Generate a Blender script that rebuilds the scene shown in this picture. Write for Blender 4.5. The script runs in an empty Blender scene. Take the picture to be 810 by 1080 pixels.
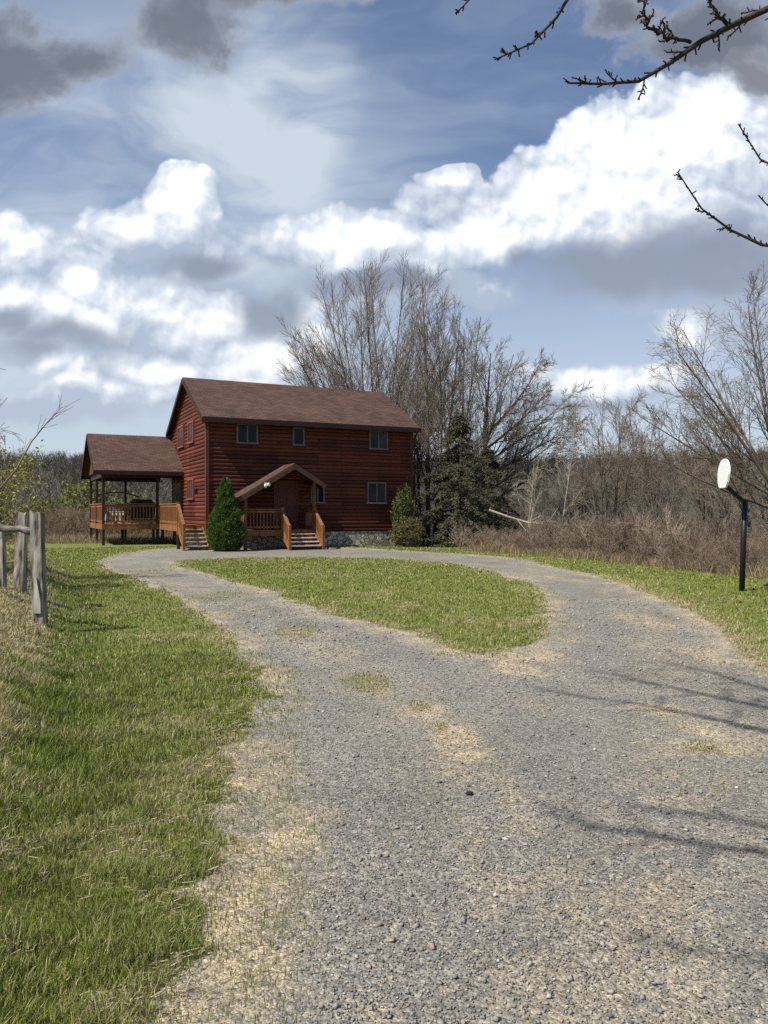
import bpy, math, random
import numpy as np
from mathutils import Vector, Matrix

sc = bpy.context.scene
COL = sc.collection
R = math.radians
random.seed(7)

# ------------------------------------------------------------------ camera geometry (eye at x=0,y=0)
EYE, FPX, HX, HY = 1.63, 811.0, 405.0, 538.5


def at(px, py, Y):
    """world point seen at a photo pixel, at forward distance Y"""
    return Vector(((px - HX) / FPX * Y, Y, EYE + (HY - py) / FPX * Y))


def gnd(px, py, z=0.0):
    """world point of the level ground (height z) seen at a photo pixel"""
    Y = (EYE - z) * FPX / (py - HY)
    return ((px - HX) / FPX * Y, Y)


# ------------------------------------------------------------------ tags
def tag(o, label=None, cat=None, group=None, kind=None):
    if label: o['label'] = label
    if cat: o['category'] = cat
    if group: o['group'] = group
    if kind: o['kind'] = kind
    return o


def empty(name, loc=(0, 0, 0), rz=0.0):
    o = bpy.data.objects.new(name, None)
    o.empty_display_size = .2
    o.location = loc
    o.rotation_euler = (0, 0, rz)
    COL.objects.link(o)
    return o


def link(name, me, mats, parent=None, smooth=False):
    if not isinstance(mats, (list, tuple)): mats = [mats]
    for m in mats: me.materials.append(m)
    o = bpy.data.objects.new(name, me)
    COL.objects.link(o)
    if parent: o.parent = parent
    if smooth:
        me.polygons.foreach_set('use_smooth', np.ones(len(me.polygons), dtype=bool))
    return o


class MB:
    """collects boxes, beams, prisms into one mesh"""
    def __init__(s): s.v, s.f = [], []

    def add(s, vs, fs):
        n = len(s.v)
        s.v += [tuple(p) for p in vs]
        s.f += [tuple(i + n for i in f) for f in fs]
        return s

    def box(s, x0, x1, y0, y1, z0, z1):
        return s.add([(x0, y0, z0), (x1, y0, z0), (x1, y1, z0), (x0, y1, z0), (x0, y0, z1), (x1, y0, z1), (x1, y1, z1), (x0, y1, z1)],
                     [(0, 3, 2, 1), (4, 5, 6, 7), (0, 1, 5, 4), (1, 2, 6, 5), (2, 3, 7, 6), (3, 0, 4, 7)])

    def beam(s, a, b, w, h, up=(0, 0, 1)):
        a, b = Vector(a), Vector(b)
        d = (b - a).normalized()
        u = Vector(up)
        x = d.cross(u)
        if x.length < 1e-4: x = d.cross(Vector((0, 1, 0)))
        x.normalize()
        u = x.cross(d).normalized()
        vs = [p + x * (sx * w / 2) + u * (sz * h / 2) for p in (a, b) for sx, sz in ((-1, -1), (1, -1), (1, 1), (-1, 1))]
        return s.add(vs, [(0, 1, 2, 3), (7, 6, 5, 4), (0, 4, 5, 1), (1, 5, 6, 2), (2, 6, 7, 3), (3, 7, 4, 0)])

    def tube(s, pts, rad, k=8):
        P = np.array([[tuple(p) for p in pts]], float)
        v, f = tubes(P, np.array([rad], float), k, cap=True)
        return s.add(v.tolist(), f)

    def slab(s, quad, t):
        """quad (4 points, top face) with thickness t straight down"""
        q = [Vector(p) for p in quad]
        lo = [p - Vector((0, 0, t)) for p in q]
        return s.add(q + lo, [(0, 1, 2, 3), (7, 6, 5, 4), (0, 4, 5, 1), (1, 5, 6, 2), (2, 6, 7, 3), (3, 7, 4, 0)])

    def prism(s, poly, axis_vec):
        a = Vector(axis_vec)
        n = len(poly)
        q = [Vector(p) for p in poly]
        return s.add(q + [p + a for p in q], [tuple(range(n)), tuple(range(2 * n - 1, n - 1, -1))] +
                     [(i, i + n, (i + 1) % n + n, (i + 1) % n) for i in range(n)])

    def build(s, name, mat, parent=None, smooth=False):
        me = bpy.data.meshes.new(name)
        me.from_pydata(s.v, [], s.f)
        import bmesh
        bm = bmesh.new(); bm.from_mesh(me)
        bmesh.ops.recalc_face_normals(bm, faces=bm.faces)
        bm.to_mesh(me); bm.free()
        return link(name, me, mat, parent, smooth)


def np_mesh(name, V, F, col=None, fattr=None):
    """V (N,3), F (M,k) -> mesh; col: (N,3) point colours"""
    me = bpy.data.meshes.new(name)
    V = np.asarray(V, np.float32); F = np.asarray(F, np.int32)
    M, k = F.shape
    me.vertices.add(len(V)); me.vertices.foreach_set('co', V.ravel())
    me.loops.add(M * k); me.loops.foreach_set('vertex_index', F.ravel())
    me.polygons.add(M)
    me.polygons.foreach_set('loop_start', np.arange(0, M * k, k, dtype=np.int32))
    if col is not None:
        a = me.attributes.new('Col', 'FLOAT_COLOR', 'POINT')
        c = np.ones((len(V), 4), np.float32); c[:, :3] = col
        a.data.foreach_set('color', c.ravel())
    if fattr:
        for n, arr in fattr.items():
            a = me.attributes.new(n, 'FLOAT', 'POINT')
            a.data.foreach_set('value', np.asarray(arr, np.float32))
    me.update(calc_edges=True)
    return me


def tubes(P, rad, k=4, cap=False):
    """P (B,n,3), rad (B,n) -> V,F of B tapering tubes with k sides"""
    B, n, _ = P.shape
    T = np.empty_like(P)
    T[:, 1:-1] = P[:, 2:] - P[:, :-2]
    T[:, 0] = P[:, 1] - P[:, 0]; T[:, -1] = P[:, -1] - P[:, -2]
    T /= np.linalg.norm(T, axis=2, keepdims=True) + 1e-9
    a = np.where(np.abs(T[:, :1, 2:3]) > .8, np.array([[[1., 0, 0]]]), np.array([[[0, 0, 1.]]]))
    ref = np.cross(T[:, :1], a)
    s = ref - (ref * T).sum(2, keepdims=True) * T
    s /= np.linalg.norm(s, axis=2, keepdims=True) + 1e-9
    u = np.cross(T, s)
    ang = np.arange(k) * 2 * np.pi / k
    ring = s[:, :, None] * np.cos(ang)[None, None, :, None] + u[:, :, None] * np.sin(ang)[None, None, :, None]
    V = P[:, :, None] + ring * rad[:, :, None, None]
    idx = np.arange(B * n * k).reshape(B, n, k)
    q = np.stack([idx[:, :-1], np.roll(idx, -1, 2)[:, :-1], np.roll(idx, -1, 2)[:, 1:], idx[:, 1:]], -1).reshape(-1, 4)
    V = V.reshape(-1, 3)
    if cap:
        f = [tuple(r) for r in q.tolist()]
        for b in range(B):
            f.append(tuple(idx[b, 0, ::-1].tolist())); f.append(tuple(idx[b, -1].tolist()))
        return V, f
    return V, q


def join(parts):
    V, F, n = [], [], 0
    for v, f in parts:
        V.append(v); F.append(np.asarray(f) + n); n += len(v)
    return np.concatenate(V), np.concatenate(F)


# ------------------------------------------------------------------ numpy value noise
def _h(ix, iy, seed):
    h = (ix.astype(np.int64) * 374761393 + iy.astype(np.int64) * 668265263 + seed * 1442695041) & 0xffffffff
    h = ((h ^ (h >> 13)) * 1274126177) & 0xffffffff
    return ((h ^ (h >> 16)) & 0xffff) / 65535.0


def vnoise(x, y, seed=0):
    ix, iy = np.floor(x), np.floor(y)
    fx, fy = x - ix, y - iy
    fx = fx * fx * (3 - 2 * fx); fy = fy * fy * (3 - 2 * fy)
    a = _h(ix, iy, seed); b = _h(ix + 1, iy, seed); c = _h(ix, iy + 1, seed); d = _h(ix + 1, iy + 1, seed)
    return (a * (1 - fx) + b * fx) * (1 - fy) + (c * (1 - fx) + d * fx) * fy


def fbm(x, y, sc_=1.0, oct_=4, seed=0):
    """0..1"""
    t, a, s = 0, .5, 0
    for o in range(oct_):
        t = t + a * vnoise(x * sc_ * 2 ** o + 17.3 * o, y * sc_ * 2 ** o - 9.1 * o, seed + o); s += a; a *= .5
    return t / s


def sstep(a, b, x):
    t = np.clip((x - a) / (b - a), 0, 1)
    return t * t * (3 - 2 * t)


# ------------------------------------------------------------------ materials
def newmat(name):
    m = bpy.data.materials.new(name); m.use_nodes = True
    nt = m.node_tree
    return m, nt, nt.nodes, nt.links, nt.nodes['Principled BSDF']


def noise(nt, vec, scale, detail=4, rough=.55):
    n = nt.nodes.new('ShaderNodeTexNoise')
    n.inputs['Scale'].default_value = scale; n.inputs['Detail'].default_value = detail; n.inputs['Roughness'].default_value = rough
    if vec is not None: nt.links.new(vec, n.inputs['Vector'])
    return n


def objvec(nt, scale=(1, 1, 1), kind='Object'):
    t = nt.nodes.new('ShaderNodeTexCoord'); mp = nt.nodes.new('ShaderNodeMapping')
    mp.inputs['Scale'].default_value = scale
    nt.links.new(t.outputs[kind], mp.inputs['Vector'])
    return mp.outputs['Vector']


def ramp(nt, fac, stops):
    r = nt.nodes.new('ShaderNodeValToRGB')
    e = r.color_ramp.elements
    while len(e) < len(stops): e.new(.5)
    for el, (p, c) in zip(e, stops):
        el.position = p; el.color = (*c, 1) if len(c) == 3 else c
    nt.links.new(fac, r.inputs['Fac'])
    return r.outputs['Color']


def mixc(nt, fac, a, b, mode='MIX'):
    m = nt.nodes.new('ShaderNodeMix'); m.data_type = 'RGBA'; m.blend_type = mode
    for sock, v in ((m.inputs[0], fac), (m.inputs[6], a), (m.inputs[7], b)):
        if isinstance(v, (int, float)): sock.default_value = v
        elif isinstance(v, tuple): sock.default_value = (*v, 1)
        else: nt.links.new(v, sock)
    return m.outputs[2]


def math_(nt, op, a, b=None, clamp=False):
    n = nt.nodes.new('ShaderNodeMath'); n.operation = op; n.use_clamp = clamp
    for i, v in enumerate((a, b)):
        if v is None: continue
        if isinstance(v, (int, float)): n.inputs[i].default_value = v
        else: nt.links.new(v, n.inputs[i])
    return n.outputs[0]


def bump(nt, bs, height, strength=.4, dist=.02):
    b = nt.nodes.new('ShaderNodeBump'); b.inputs['Strength'].default_value = strength; b.inputs['Distance'].default_value = dist
    nt.links.new(height, b.inputs['Height']); nt.links.new(b.outputs['Normal'], bs.inputs['Normal'])


def attr(nt, name='Col'):
    a = nt.nodes.new('ShaderNodeAttribute'); a.attribute_name = name
    return a


def plain(name, c, rough=.8, var=.3, scale=6, stretch=(1, 1, 1), bmp=0.0, spec=.3, detail=5):
    m, nt, N, L, bs = newmat(name)
    n = noise(nt, objvec(nt, stretch), scale, detail)
    lo = tuple(x * (1 - var) for x in c); hi = tuple(min(1, x * (1 + var)) for x in c)
    L.new(ramp(nt, n.outputs['Fac'], [(.3, lo), (.7, hi)]), bs.inputs['Base Color'])
    bs.inputs['Roughness'].default_value = rough
    bs.inputs['Specular IOR Level'].default_value = spec
    if bmp: bump(nt, bs, n.outputs['Fac'], bmp)
    return m


def attrmat(name, rough=.8, var=.25, scale=20, transl=0.0, spec=.2):
    """colour from the mesh's own Col attribute (what each leaf, blade or stone is)"""
    m, nt, N, L, bs = newmat(name)
    a = attr(nt)
    n = noise(nt, objvec(nt), scale, 3)
    k = ramp(nt, n.outputs['Fac'], [(.3, (1 - var,) * 3), (.7, (1 + var,) * 3)])
    c = mixc(nt, 1.0, a.outputs['Color'], k, 'MULTIPLY')
    L.new(c, bs.inputs['Base Color'])
    bs.inputs['Roughness'].default_value = rough
    bs.inputs['Specular IOR Level'].default_value = spec
    if transl:
        tr = N.new('ShaderNodeBsdfTranslucent'); L.new(c, tr.inputs['Color'])
        mx = N.new('ShaderNodeMixShader'); mx.inputs[0].default_value = transl
        L.new(bs.outputs[0], mx.inputs[1]); L.new(tr.outputs[0], mx.inputs[2])
        L.new(mx.outputs[0], N['Material Output'].inputs['Surface'])
    return m


def siding_mat():
    m, nt, N, L, bs = newmat('stained_log_siding')
    t = N.new('ShaderNodeTexCoord'); sp = N.new('ShaderNodeSeparateXYZ'); L.new(t.outputs['Object'], sp.inputs[0])
    cb = N.new('ShaderNodeCombineXYZ')
    L.new(math_(nt, 'ADD', math_(nt, 'MULTIPLY', sp.outputs['Y'], .93), sp.outputs['X']), cb.inputs['X'])
    L.new(math_(nt, 'SUBTRACT', sp.outputs['Z'], .66), cb.inputs['Y'])
    br = N.new('ShaderNodeTexBrick'); L.new(cb.outputs[0], br.inputs['Vector'])
    br.offset = .37; br.inputs['Scale'].default_value = 1; br.inputs['Mortar Size'].default_value = .008
    br.inputs['Brick Width'].default_value = 3.1; br.inputs['Row Height'].default_value = .17
    br.inputs['Color1'].default_value = (.064, .016, .009, 1); br.inputs['Color2'].default_value = (.145, .036, .018, 1)
    br.inputs['Mortar'].default_value = (.02, .007, .005, 1)
    n2 = noise(nt, objvec(nt, (1.2, 1.2, 30)), 3, 5, .65)          # grain and streaks along the log
    n3 = noise(nt, objvec(nt, (1, 1, .45)), .9, 5, .6)             # weathering
    n4 = noise(nt, objvec(nt, (3, 3, 3)), 2.2, 3)                  # knots and stains
    c = mixc(nt, 1.0, br.outputs['Color'], ramp(nt, n2.outputs['Fac'], [(.25, (.62, .58, .55)), (.5, (1, 1, 1)), (.75, (1.3, 1.35, 1.4))]), 'MULTIPLY')
    c = mixc(nt, 1.0, c, ramp(nt, n3.outputs['Fac'], [(.28, (.7, .72, .74)), (.72, (1.3, 1.28, 1.25))]), 'MULTIPLY')
    c = mixc(nt, 1.0, c, ramp(nt, n4.outputs['Fac'], [(.24, (.45, .42, .4)), (.36, (1, 1, 1))]), 'MULTIPLY')
    L.new(c, bs.inputs['Base Color'])
    bs.inputs['Roughness'].default_value = .62; bs.inputs['Specular IOR Level'].default_value = .25
    bump(nt, bs, n2.outputs['Fac'], .3, .01)
    return m


def shingle_mat(axis='x'):
    m, nt, N, L, bs = newmat('brown_asphalt_shingle')
    t = N.new('ShaderNodeTexCoord'); sp = N.new('ShaderNodeSeparateXYZ'); L.new(t.outputs['Object'], sp.inputs[0])
    cb = N.new('ShaderNodeCombineXYZ')
    L.new(sp.outputs['X' if axis == 'x' else 'Y'], cb.inputs['X'])
    L.new(math_(nt, 'MULTIPLY', sp.outputs['Z'], 1.93), cb.inputs['Y'])
    br = N.new('ShaderNodeTexBrick')
    L.new(cb.outputs[0], br.inputs['Vector'])
    br.inputs['Color1'].default_value = (.066, .040, .032, 1); br.inputs['Color2'].default_value = (.105, .066, .052, 1)
    br.inputs['Mortar'].default_value = (.035, .022, .018, 1)
    br.inputs['Scale'].default_value = 1; br.inputs['Mortar Size'].default_value = .012; br.inputs['Bias'].default_value = -.1
    br.inputs['Brick Width'].default_value = .32; br.inputs['Row Height'].default_value = .145
    n = noise(nt, objvec(nt), .8, 5)
    c = mixc(nt, 1.0, br.outputs['Color'], ramp(nt, n.outputs['Fac'], [(.3, (.82, .82, .84)), (.7, (1.15, 1.12, 1.1))]), 'MULTIPLY')
    g = noise(nt, objvec(nt), 60, 2)
    c = mixc(nt, 1.0, c, ramp(nt, g.outputs['Fac'], [(.3, (.75, .75, .75)), (.7, (1.25, 1.25, 1.25))]), 'MULTIPLY')
    L.new(c, bs.inputs['Base Color']); bs.inputs['Roughness'].default_value = .92; bs.inputs['Specular IOR Level'].default_value = .15
    bump(nt, bs, br.outputs['Fac'], .3, .01)
    return m


def stone_mat():
    m, nt, N, L, bs = newmat('field_stone')
    v = objvec(nt, (1, 1, 1.25))
    w = noise(nt, v, 3, 3)
    vv = N.new('ShaderNodeVectorMath'); vv.operation = 'MULTIPLY_ADD'
    L.new(w.outputs['Color'], vv.inputs[0]); vv.inputs[1].default_value = (.12,) * 3; L.new(v, vv.inputs[2])
    vo = N.new('ShaderNodeTexVoronoi'); vo.inputs['Scale'].default_value = 3.6; L.new(vv.outputs[0], vo.inputs['Vector'])
    ve = N.new('ShaderNodeTexVoronoi'); ve.feature = 'DISTANCE_TO_EDGE'; ve.inputs['Scale'].default_value = 3.6; L.new(vv.outputs[0], ve.inputs['Vector'])
    sp = N.new('ShaderNodeSeparateColor'); L.new(vo.outputs['Color'], sp.inputs[0])
    c = ramp(nt, sp.outputs[0], [(0, (.23, .20, .16)), (.35, (.50, .42, .31)), (.65, (.70, .60, .45)), (1, (.40, .36, .30))])
    n = noise(nt, v, 14, 4)
    c = mixc(nt, 1.0, c, ramp(nt, n.outputs['Fac'], [(.3, (.7, .7, .7)), (.7, (1.2, 1.2, 1.2))]), 'MULTIPLY')
    e = ramp(nt, ve.outputs['Distance'], [(.02, (0, 0, 0)), (.09, (1, 1, 1))])
    c = mixc(nt, e, (.17, .16, .15), c)
    L.new(c, bs.inputs['Base Color']); bs.inputs['Roughness'].default_value = .9
    bump(nt, bs, e, .8, .05)
    return m


def bark_mat(name, c, scale=9):
    m, nt, N, L, bs = newmat(name)
    n = noise(nt, objvec(nt, (1, 1, .35)), scale, 6, .65)
    n2 = noise(nt, objvec(nt), 1.1, 3)
    col = ramp(nt, n.outputs['Fac'], [(.25, tuple(x * .45 for x in c)), (.5, c), (.75, tuple(min(1, x * 1.5) for x in c))])
    col = mixc(nt, 1.0, col, ramp(nt, n2.outputs['Fac'], [(.3, (.8, .8, .8)), (.7, (1.2, 1.2, 1.15))]), 'MULTIPLY')
    L.new(col, bs.inputs['Base Color']); bs.inputs['Roughness'].default_value = .9; bs.inputs['Specular IOR Level'].default_value = .15
    bump(nt, bs, n.outputs['Fac'], .6, .03)
    return m


def glass_mat(name, c=(.012, .014, .016)):
    m, nt, N, L, bs = newmat(name)
    n = noise(nt, objvec(nt), 1.7, 2)
    L.new(ramp(nt, n.outputs['Fac'], [(.3, tuple(x * .6 for x in c)), (.7, tuple(x * 1.5 for x in c))]), bs.inputs['Base Color'])
    bs.inputs['Roughness'].default_value = .06; bs.inputs['Specular IOR Level'].default_value = .16
    bump(nt, bs, n.outputs['Fac'], .05, .02)
    return m


def lawn_mat():
    m, nt, N, L, bs = newmat('lawn_soil')
    a = attr(nt)
    v = objvec(nt)
    n1 = noise(nt, v, 3.5, 6, .65); n2 = noise(nt, v, 28, 5, .7); n3 = noise(nt, v, 120, 3, .6)
    c = mixc(nt, 1.0, a.outputs['Color'], ramp(nt, n1.outputs['Fac'], [(.3, (.72, .76, .7)), (.7, (1.3, 1.24, 1.25))]), 'MULTIPLY')
    c = mixc(nt, 1.0, c, ramp(nt, n2.outputs['Fac'], [(.32, (.55, .6, .5)), (.52, (1, 1, 1)), (.72, (1.6, 1.45, 1.5))]), 'MULTIPLY')
    c = mixc(nt, 1.0, c, ramp(nt, n3.outputs['Fac'], [(.3, (.65, .65, .65)), (.7, (1.35, 1.35, 1.35))]), 'MULTIPLY')
    L.new(c, bs.inputs['Base Color']); bs.inputs['Roughness'].default_value = .95; bs.inputs['Specular IOR Level'].default_value = .1
    h = math_(nt, 'ADD', n2.outputs['Fac'], n3.outputs['Fac'])
    bump(nt, bs, h, .7, .03)
    return m


def gravel_mat():
    m, nt, N, L, bs = newmat('crushed_stone')
    v = objvec(nt)
    a = attr(nt)
    w = noise(nt, v, 30, 2)
    vv = N.new('ShaderNodeVectorMath'); vv.operation = 'MULTIPLY_ADD'
    L.new(w.outputs['Color'], vv.inputs[0]); vv.inputs[1].default_value = (.02,) * 3; L.new(v, vv.inputs[2])
    heights = []
    c = a.outputs['Color']
    for s, lo, hi in ((85, .6, 1.4), (38, .72, 1.28), (170, .65, 1.35)):
        vo = N.new('ShaderNodeTexVoronoi'); vo.inputs['Scale'].default_value = s; L.new(vv.outputs[0], vo.inputs['Vector'])
        sp = N.new('ShaderNodeSeparateColor'); L.new(vo.outputs['Color'], sp.inputs[0])
        k = ramp(nt, sp.outputs[0], [(0, (lo,) * 3), (.55, (.98, .98, .97)), (.86, (1.12, 1.1, 1.05)), (1, (hi, hi * .97, hi * .92))])
        c = mixc(nt, 1.0, c, k, 'MULTIPLY')
        heights.append(math_(nt, 'SUBTRACT', 1.0, vo.outputs['Distance']))
    n = noise(nt, v, 1.3, 6, .7)
    c = mixc(nt, 1.0, c, ramp(nt, n.outputs['Fac'], [(.3, (.84, .84, .84)), (.7, (1.15, 1.13, 1.1))]), 'MULTIPLY')
    L.new(c, bs.inputs['Base Color']); bs.inputs['Roughness'].default_value = .9; bs.inputs['Specular IOR Level'].default_value = .2
    bump(nt, bs, math_(nt, 'ADD', heights[0], heights[1]), .6, .010)
    return m


MAT = {
    'log': siding_mat(), 'shingle': shingle_mat('x'), 'shingle_y': shingle_mat('y'), 'stone': stone_mat(),
    'trim': plain('dark_red_trim', (.11, .032, .02), .65, .25, 5, (1, 1, .2)),
    'fascia': plain('dark_brown_fascia', (.03, .014, .010), .7, .3, 4),
    'soffit': plain('dark_soffit_board', (.07, .03, .02), .8, .3, 5),  # dark brown board with random tone
    'deckwood': plain('orange_stained_deck_wood', (.215, .092, .034), .6, .4, 6, (1, 1, .3), .1),
    'tread': plain('sunlit_tread_board', (.62, .44, .32), .75, .3, 9, (1, 1, 1), .1),  # pale stair treads, their sunlit brightness put into the colour
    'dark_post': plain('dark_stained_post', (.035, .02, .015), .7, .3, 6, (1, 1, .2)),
    'winframe': plain('grey_brown_window_frame', (.13, .12, .11), .6, .2, 10),
    'redframe': plain('red_window_casing', (.23, .07, .04), .6, .25, 10),
    'glass': glass_mat('dark_window_glass', (.006, .007, .009)), 'curtain': glass_mat('curtained_window_glass', (.028, .036, .044)),
    'door': plain('dark_red_door', (.10, .03, .018), .5, .25, 5, (1, 1, .3)),
    'white': plain('white_plastic', (.75, .76, .74), .45, .06, 10),
    'pale': plain('weathered_pale_wood', (.30, .28, .25), .8, .3, 8),
    'black': plain('black_painted_steel', (.008, .008, .009), .45, .3, 20),
    'cover': plain('black_grill_cover', (.012, .012, .013), .6, .3, 12),
    'weathered': plain('weathered_grey_wood', (.225, .205, .175), .9, .95, 14, (1, 1, .16), 1.0, .1, 10),
    'bark': bark_mat('grey_bark', (.115, .095, .078)), 'twig': bark_mat('grey_brown_twig', (.175, .142, .112), 3),
    'pale_bark': bark_mat('pale_bark', (.30, .26, .21)), 'dark_bark': bark_mat('dark_bark', (.045, .035, .03), 25),
    'leaf': attrmat('leaf', .6, .3, 6, .25), 'needle': attrmat('needle', .7, .3, 5, .1),
    'blade': attrmat('grass_blade', .6, .2, 3, .3), 'straw': attrmat('dry_stem', .85, .25, 8, .15),
    'pebble': attrmat('pebble', .85, .25, 60), 'brush': attrmat('bare_brush', .9, .3, 1.5),
    'lawn': lawn_mat(), 'gravel': gravel_mat(),
}

# ------------------------------------------------------------------ terrain and driveway
TOE = lambda y: -1.78 - .40 * (y - 4.2)      # foot of the bank on the left


def terrain(x, y):
    r = np.hypot(x, y)
    z = .03 * (fbm(x, y, .35, 3, 5) - .5) * sstep(1, 6, r)
    b = TOE(np.clip(y, -4, 22)) - x
    z = z + .40 * sstep(-.1, 1.1, b) * (1 - sstep(17, 26, y)) + .5 * sstep(2, 12, b) * (1 - sstep(20, 34, y))
    z = z - .28 * sstep(-2, 3, x) * sstep(33, 38, y)                   # ground drops past the right corner of the house
    z = z - .012 * np.clip(y - 36, 0, 100) * sstep(30, 60, r) - .05 * np.clip(r - 60, 0, 60) * 0
    z = z - .25 * sstep(10, 24, x) * sstep(4, 14, y)
    hill = 25 * sstep(150, 430, r) + 6 * (fbm(x, y, .006, 4, 9) - .5) * sstep(150, 300, r)
    return z + hill


outer_px = [(101, 592), (112, 599), (135, 609), (175, 625), (215, 648), (245, 676), (262, 703), (271, 735), (264, 775), (254, 810),
            (239, 860), (216, 930), (187, 1000), (152, 1080)]
right_px = [(812, 703), (772, 672), (740, 651), (700, 631), (650, 613), (600, 601), (560, 592), (530, 587), (480, 583.5), (445, 582),
            (390, 578.3), (330, 577), (250, 576.5), (200, 576.5), (160, 580), (120, 585)]
outer = [gnd(*p) for p in outer_px] + [(-.9, 1.2), (-.8, -8), (8, -8), (8, 2), (6.2, 4.2)] + [gnd(*p) for p in right_px]
island = [gnd(*p) for p in [(186, 592), (210, 590), (260, 588.6), (320, 588), (390, 588.6), (440, 591), (480, 595), (520, 603), (555, 615), (574, 627),
                            (580, 642), (574, 662), (560, 677), (525, 686), (495, 687), (460, 680), (429, 669), (366, 651), (309, 631), (232, 610), (196, 599)]]


def poly_sd(poly, x, y):
    """signed distance, positive inside"""
    P = np.array(poly); Q = np.roll(P, -1, 0)
    d = np.full(x.shape, 1e9); ins = np.zeros(x.shape, bool)
    for (ax, ay), (bx, by) in zip(P, Q):
        ex, ey = bx - ax, by - ay
        t = np.clip(((x - ax) * ex + (y - ay) * ey) / (ex * ex + ey * ey + 1e-12), 0, 1)
        d = np.minimum(d, np.hypot(x - ax - t * ex, y - ay - t * ey))
        c = ((ay > y) != (by > y)) & (x < ex * (y - ay) / (by - ay + 1e-12) + ax)
        ins ^= c
    return np.where(ins, d, -d)


def road_sd(x, y):
    return np.minimum(poly_sd(outer, x, y), -poly_sd(island, x, y))


def road_edge_noise(x, y):
    return .45 * (fbm(x, y, .9, 3, 21) - .5) + .30 * (fbm(x, y, 4.5, 3, 31) - .5) + .16 * (fbm(x, y, 17, 2, 37) - .5)


def blobs(x, y, lst):
    """lst of photo-pixel ellipses on the ground (px,py,rx,ry) -> soft mask in world space"""
    m = np.zeros(x.shape)
    wob = (fbm(x, y, 1.7, 4, 41) - .5) * 1.6
    for px, py, rx, ry in lst:
        cx_, cy_ = gnd(px, py)
        ax = rx / FPX * cy_
        ay = abs(gnd(px, py - ry)[1] - gnd(px, py + ry)[1]) / 2
        d = np.hypot((x - cx_) / ax, (y - cy_) / ay)
        m = np.maximum(m, sstep(1.25, .35, d + wob))
    return m


STRAW = [(255, 1000, 70, 90), (290, 905, 50, 50), (330, 850, 40, 14), (205, 1050, 60, 40), (480, 775, 30, 30), (440, 745, 36, 14), (560, 690, 40, 10), (545, 702, 30, 8),
         (570, 608, 40, 4), (540, 606, 36, 5), (745, 770, 60, 22), (700, 745, 40, 10), (760, 690, 40, 14), (400, 1060, 40, 30), (300, 880, 40, 16), (670, 650, 30, 10)]
MOSS = [(315, 664, 26, 7), (390, 716, 28, 10), (440, 742, 16, 8), (465, 762, 10, 6), (230, 628, 40, 6), (160, 602, 24, 3), (745, 787, 20, 6), (758, 828, 16, 5)]


def lawn_masks(x, y):
    r = np.hypot(x, y)
    n = fbm(x, y, .8, 5, 3); n2 = fbm(x, y, 3.2, 4, 8)
    straw = sstep(.5, .72, .55 * n + .45 * n2)
    b = TOE(np.clip(y, -4, 22)) - x                          # >0 up the bank
    bank = sstep(.12, .55, b + .9 * (n2 - .5)) * (1 - sstep(16, 24, y))
    toe_band = .55 * np.exp(-((b + .05) / .40) ** 2) * (1 - sstep(13, 17, y)) * sstep(3.2, 5, y)  # band of darker green, taller grass along the foot of the bank
    return straw, bank, toe_band, n, n2


def lawn_colour(x, y, sd):
    straw, bank, toe_band, n, n2 = lawn_masks(x, y)
    r = np.hypot(x, y)
    green = np.array([.135, .165, .038]); dry = np.array([.25, .215, .115]); deep = np.array([.06, .10, .022]); tan = np.array([.34, .27, .17])
    brown = np.array([.085, .058, .036]); hillc = np.array([.068, .062, .050])
    k = .12 + .34 * straw
    inner = sstep(-1, 1, poly_sd(island, x, y))
    k = np.clip(k + .15 * inner * sstep(.45, .65, fbm(x, y, .5, 3, 77)), 0, 1)
    c = green[None] * (1 - k[:, None]) + dry[None] * k[:, None]
    c = c + (deep - c) * (.85 * toe_band)[:, None]
    c = c + (tan * .8 - c) * (.75 * bank * sstep(.3, .55, n))[:, None]
    e = sstep(-.55, -.02, sd + road_edge_noise(x, y)) * (r < 60)
    c = c + (tan - c) * (.6 * e * sstep(.35, .6, n2))[:, None]
    # dry verge on the right of the drive
    rv = sstep(.8, 0, -sd) * sstep(3.5, 5.5, x) * (y < 20)
    c = c + (tan - c) * (.6 * rv)[:, None]
    wild = np.maximum(sstep(38, 46, y), sstep(0, 2.5, x - (11.5 - .2 * (y - 15))) * sstep(2, 10, y) * 0)
    c = c + (dry * .75 - c) * (wild * (1 - sstep(48, 60, y)))[:, None]
    c = c + (brown - c) * sstep(46, 62, y)[:, None]
    fg = sstep(.52, .62, fbm(x, y, .02, 3, 15)) * sstep(60, 80, r) * (1 - sstep(140, 190, r)) * sstep(-10, -30, x)
    c = c + (np.array([.10, .115, .04]) - c) * (.8 * fg)[:, None]
    hl = sstep(130, 200, r)
    c = c + (hillc * (.75 + .5 * fbm(x, y, .03, 4, 55))[:, None] - c) * hl[:, None]
    return c


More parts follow.
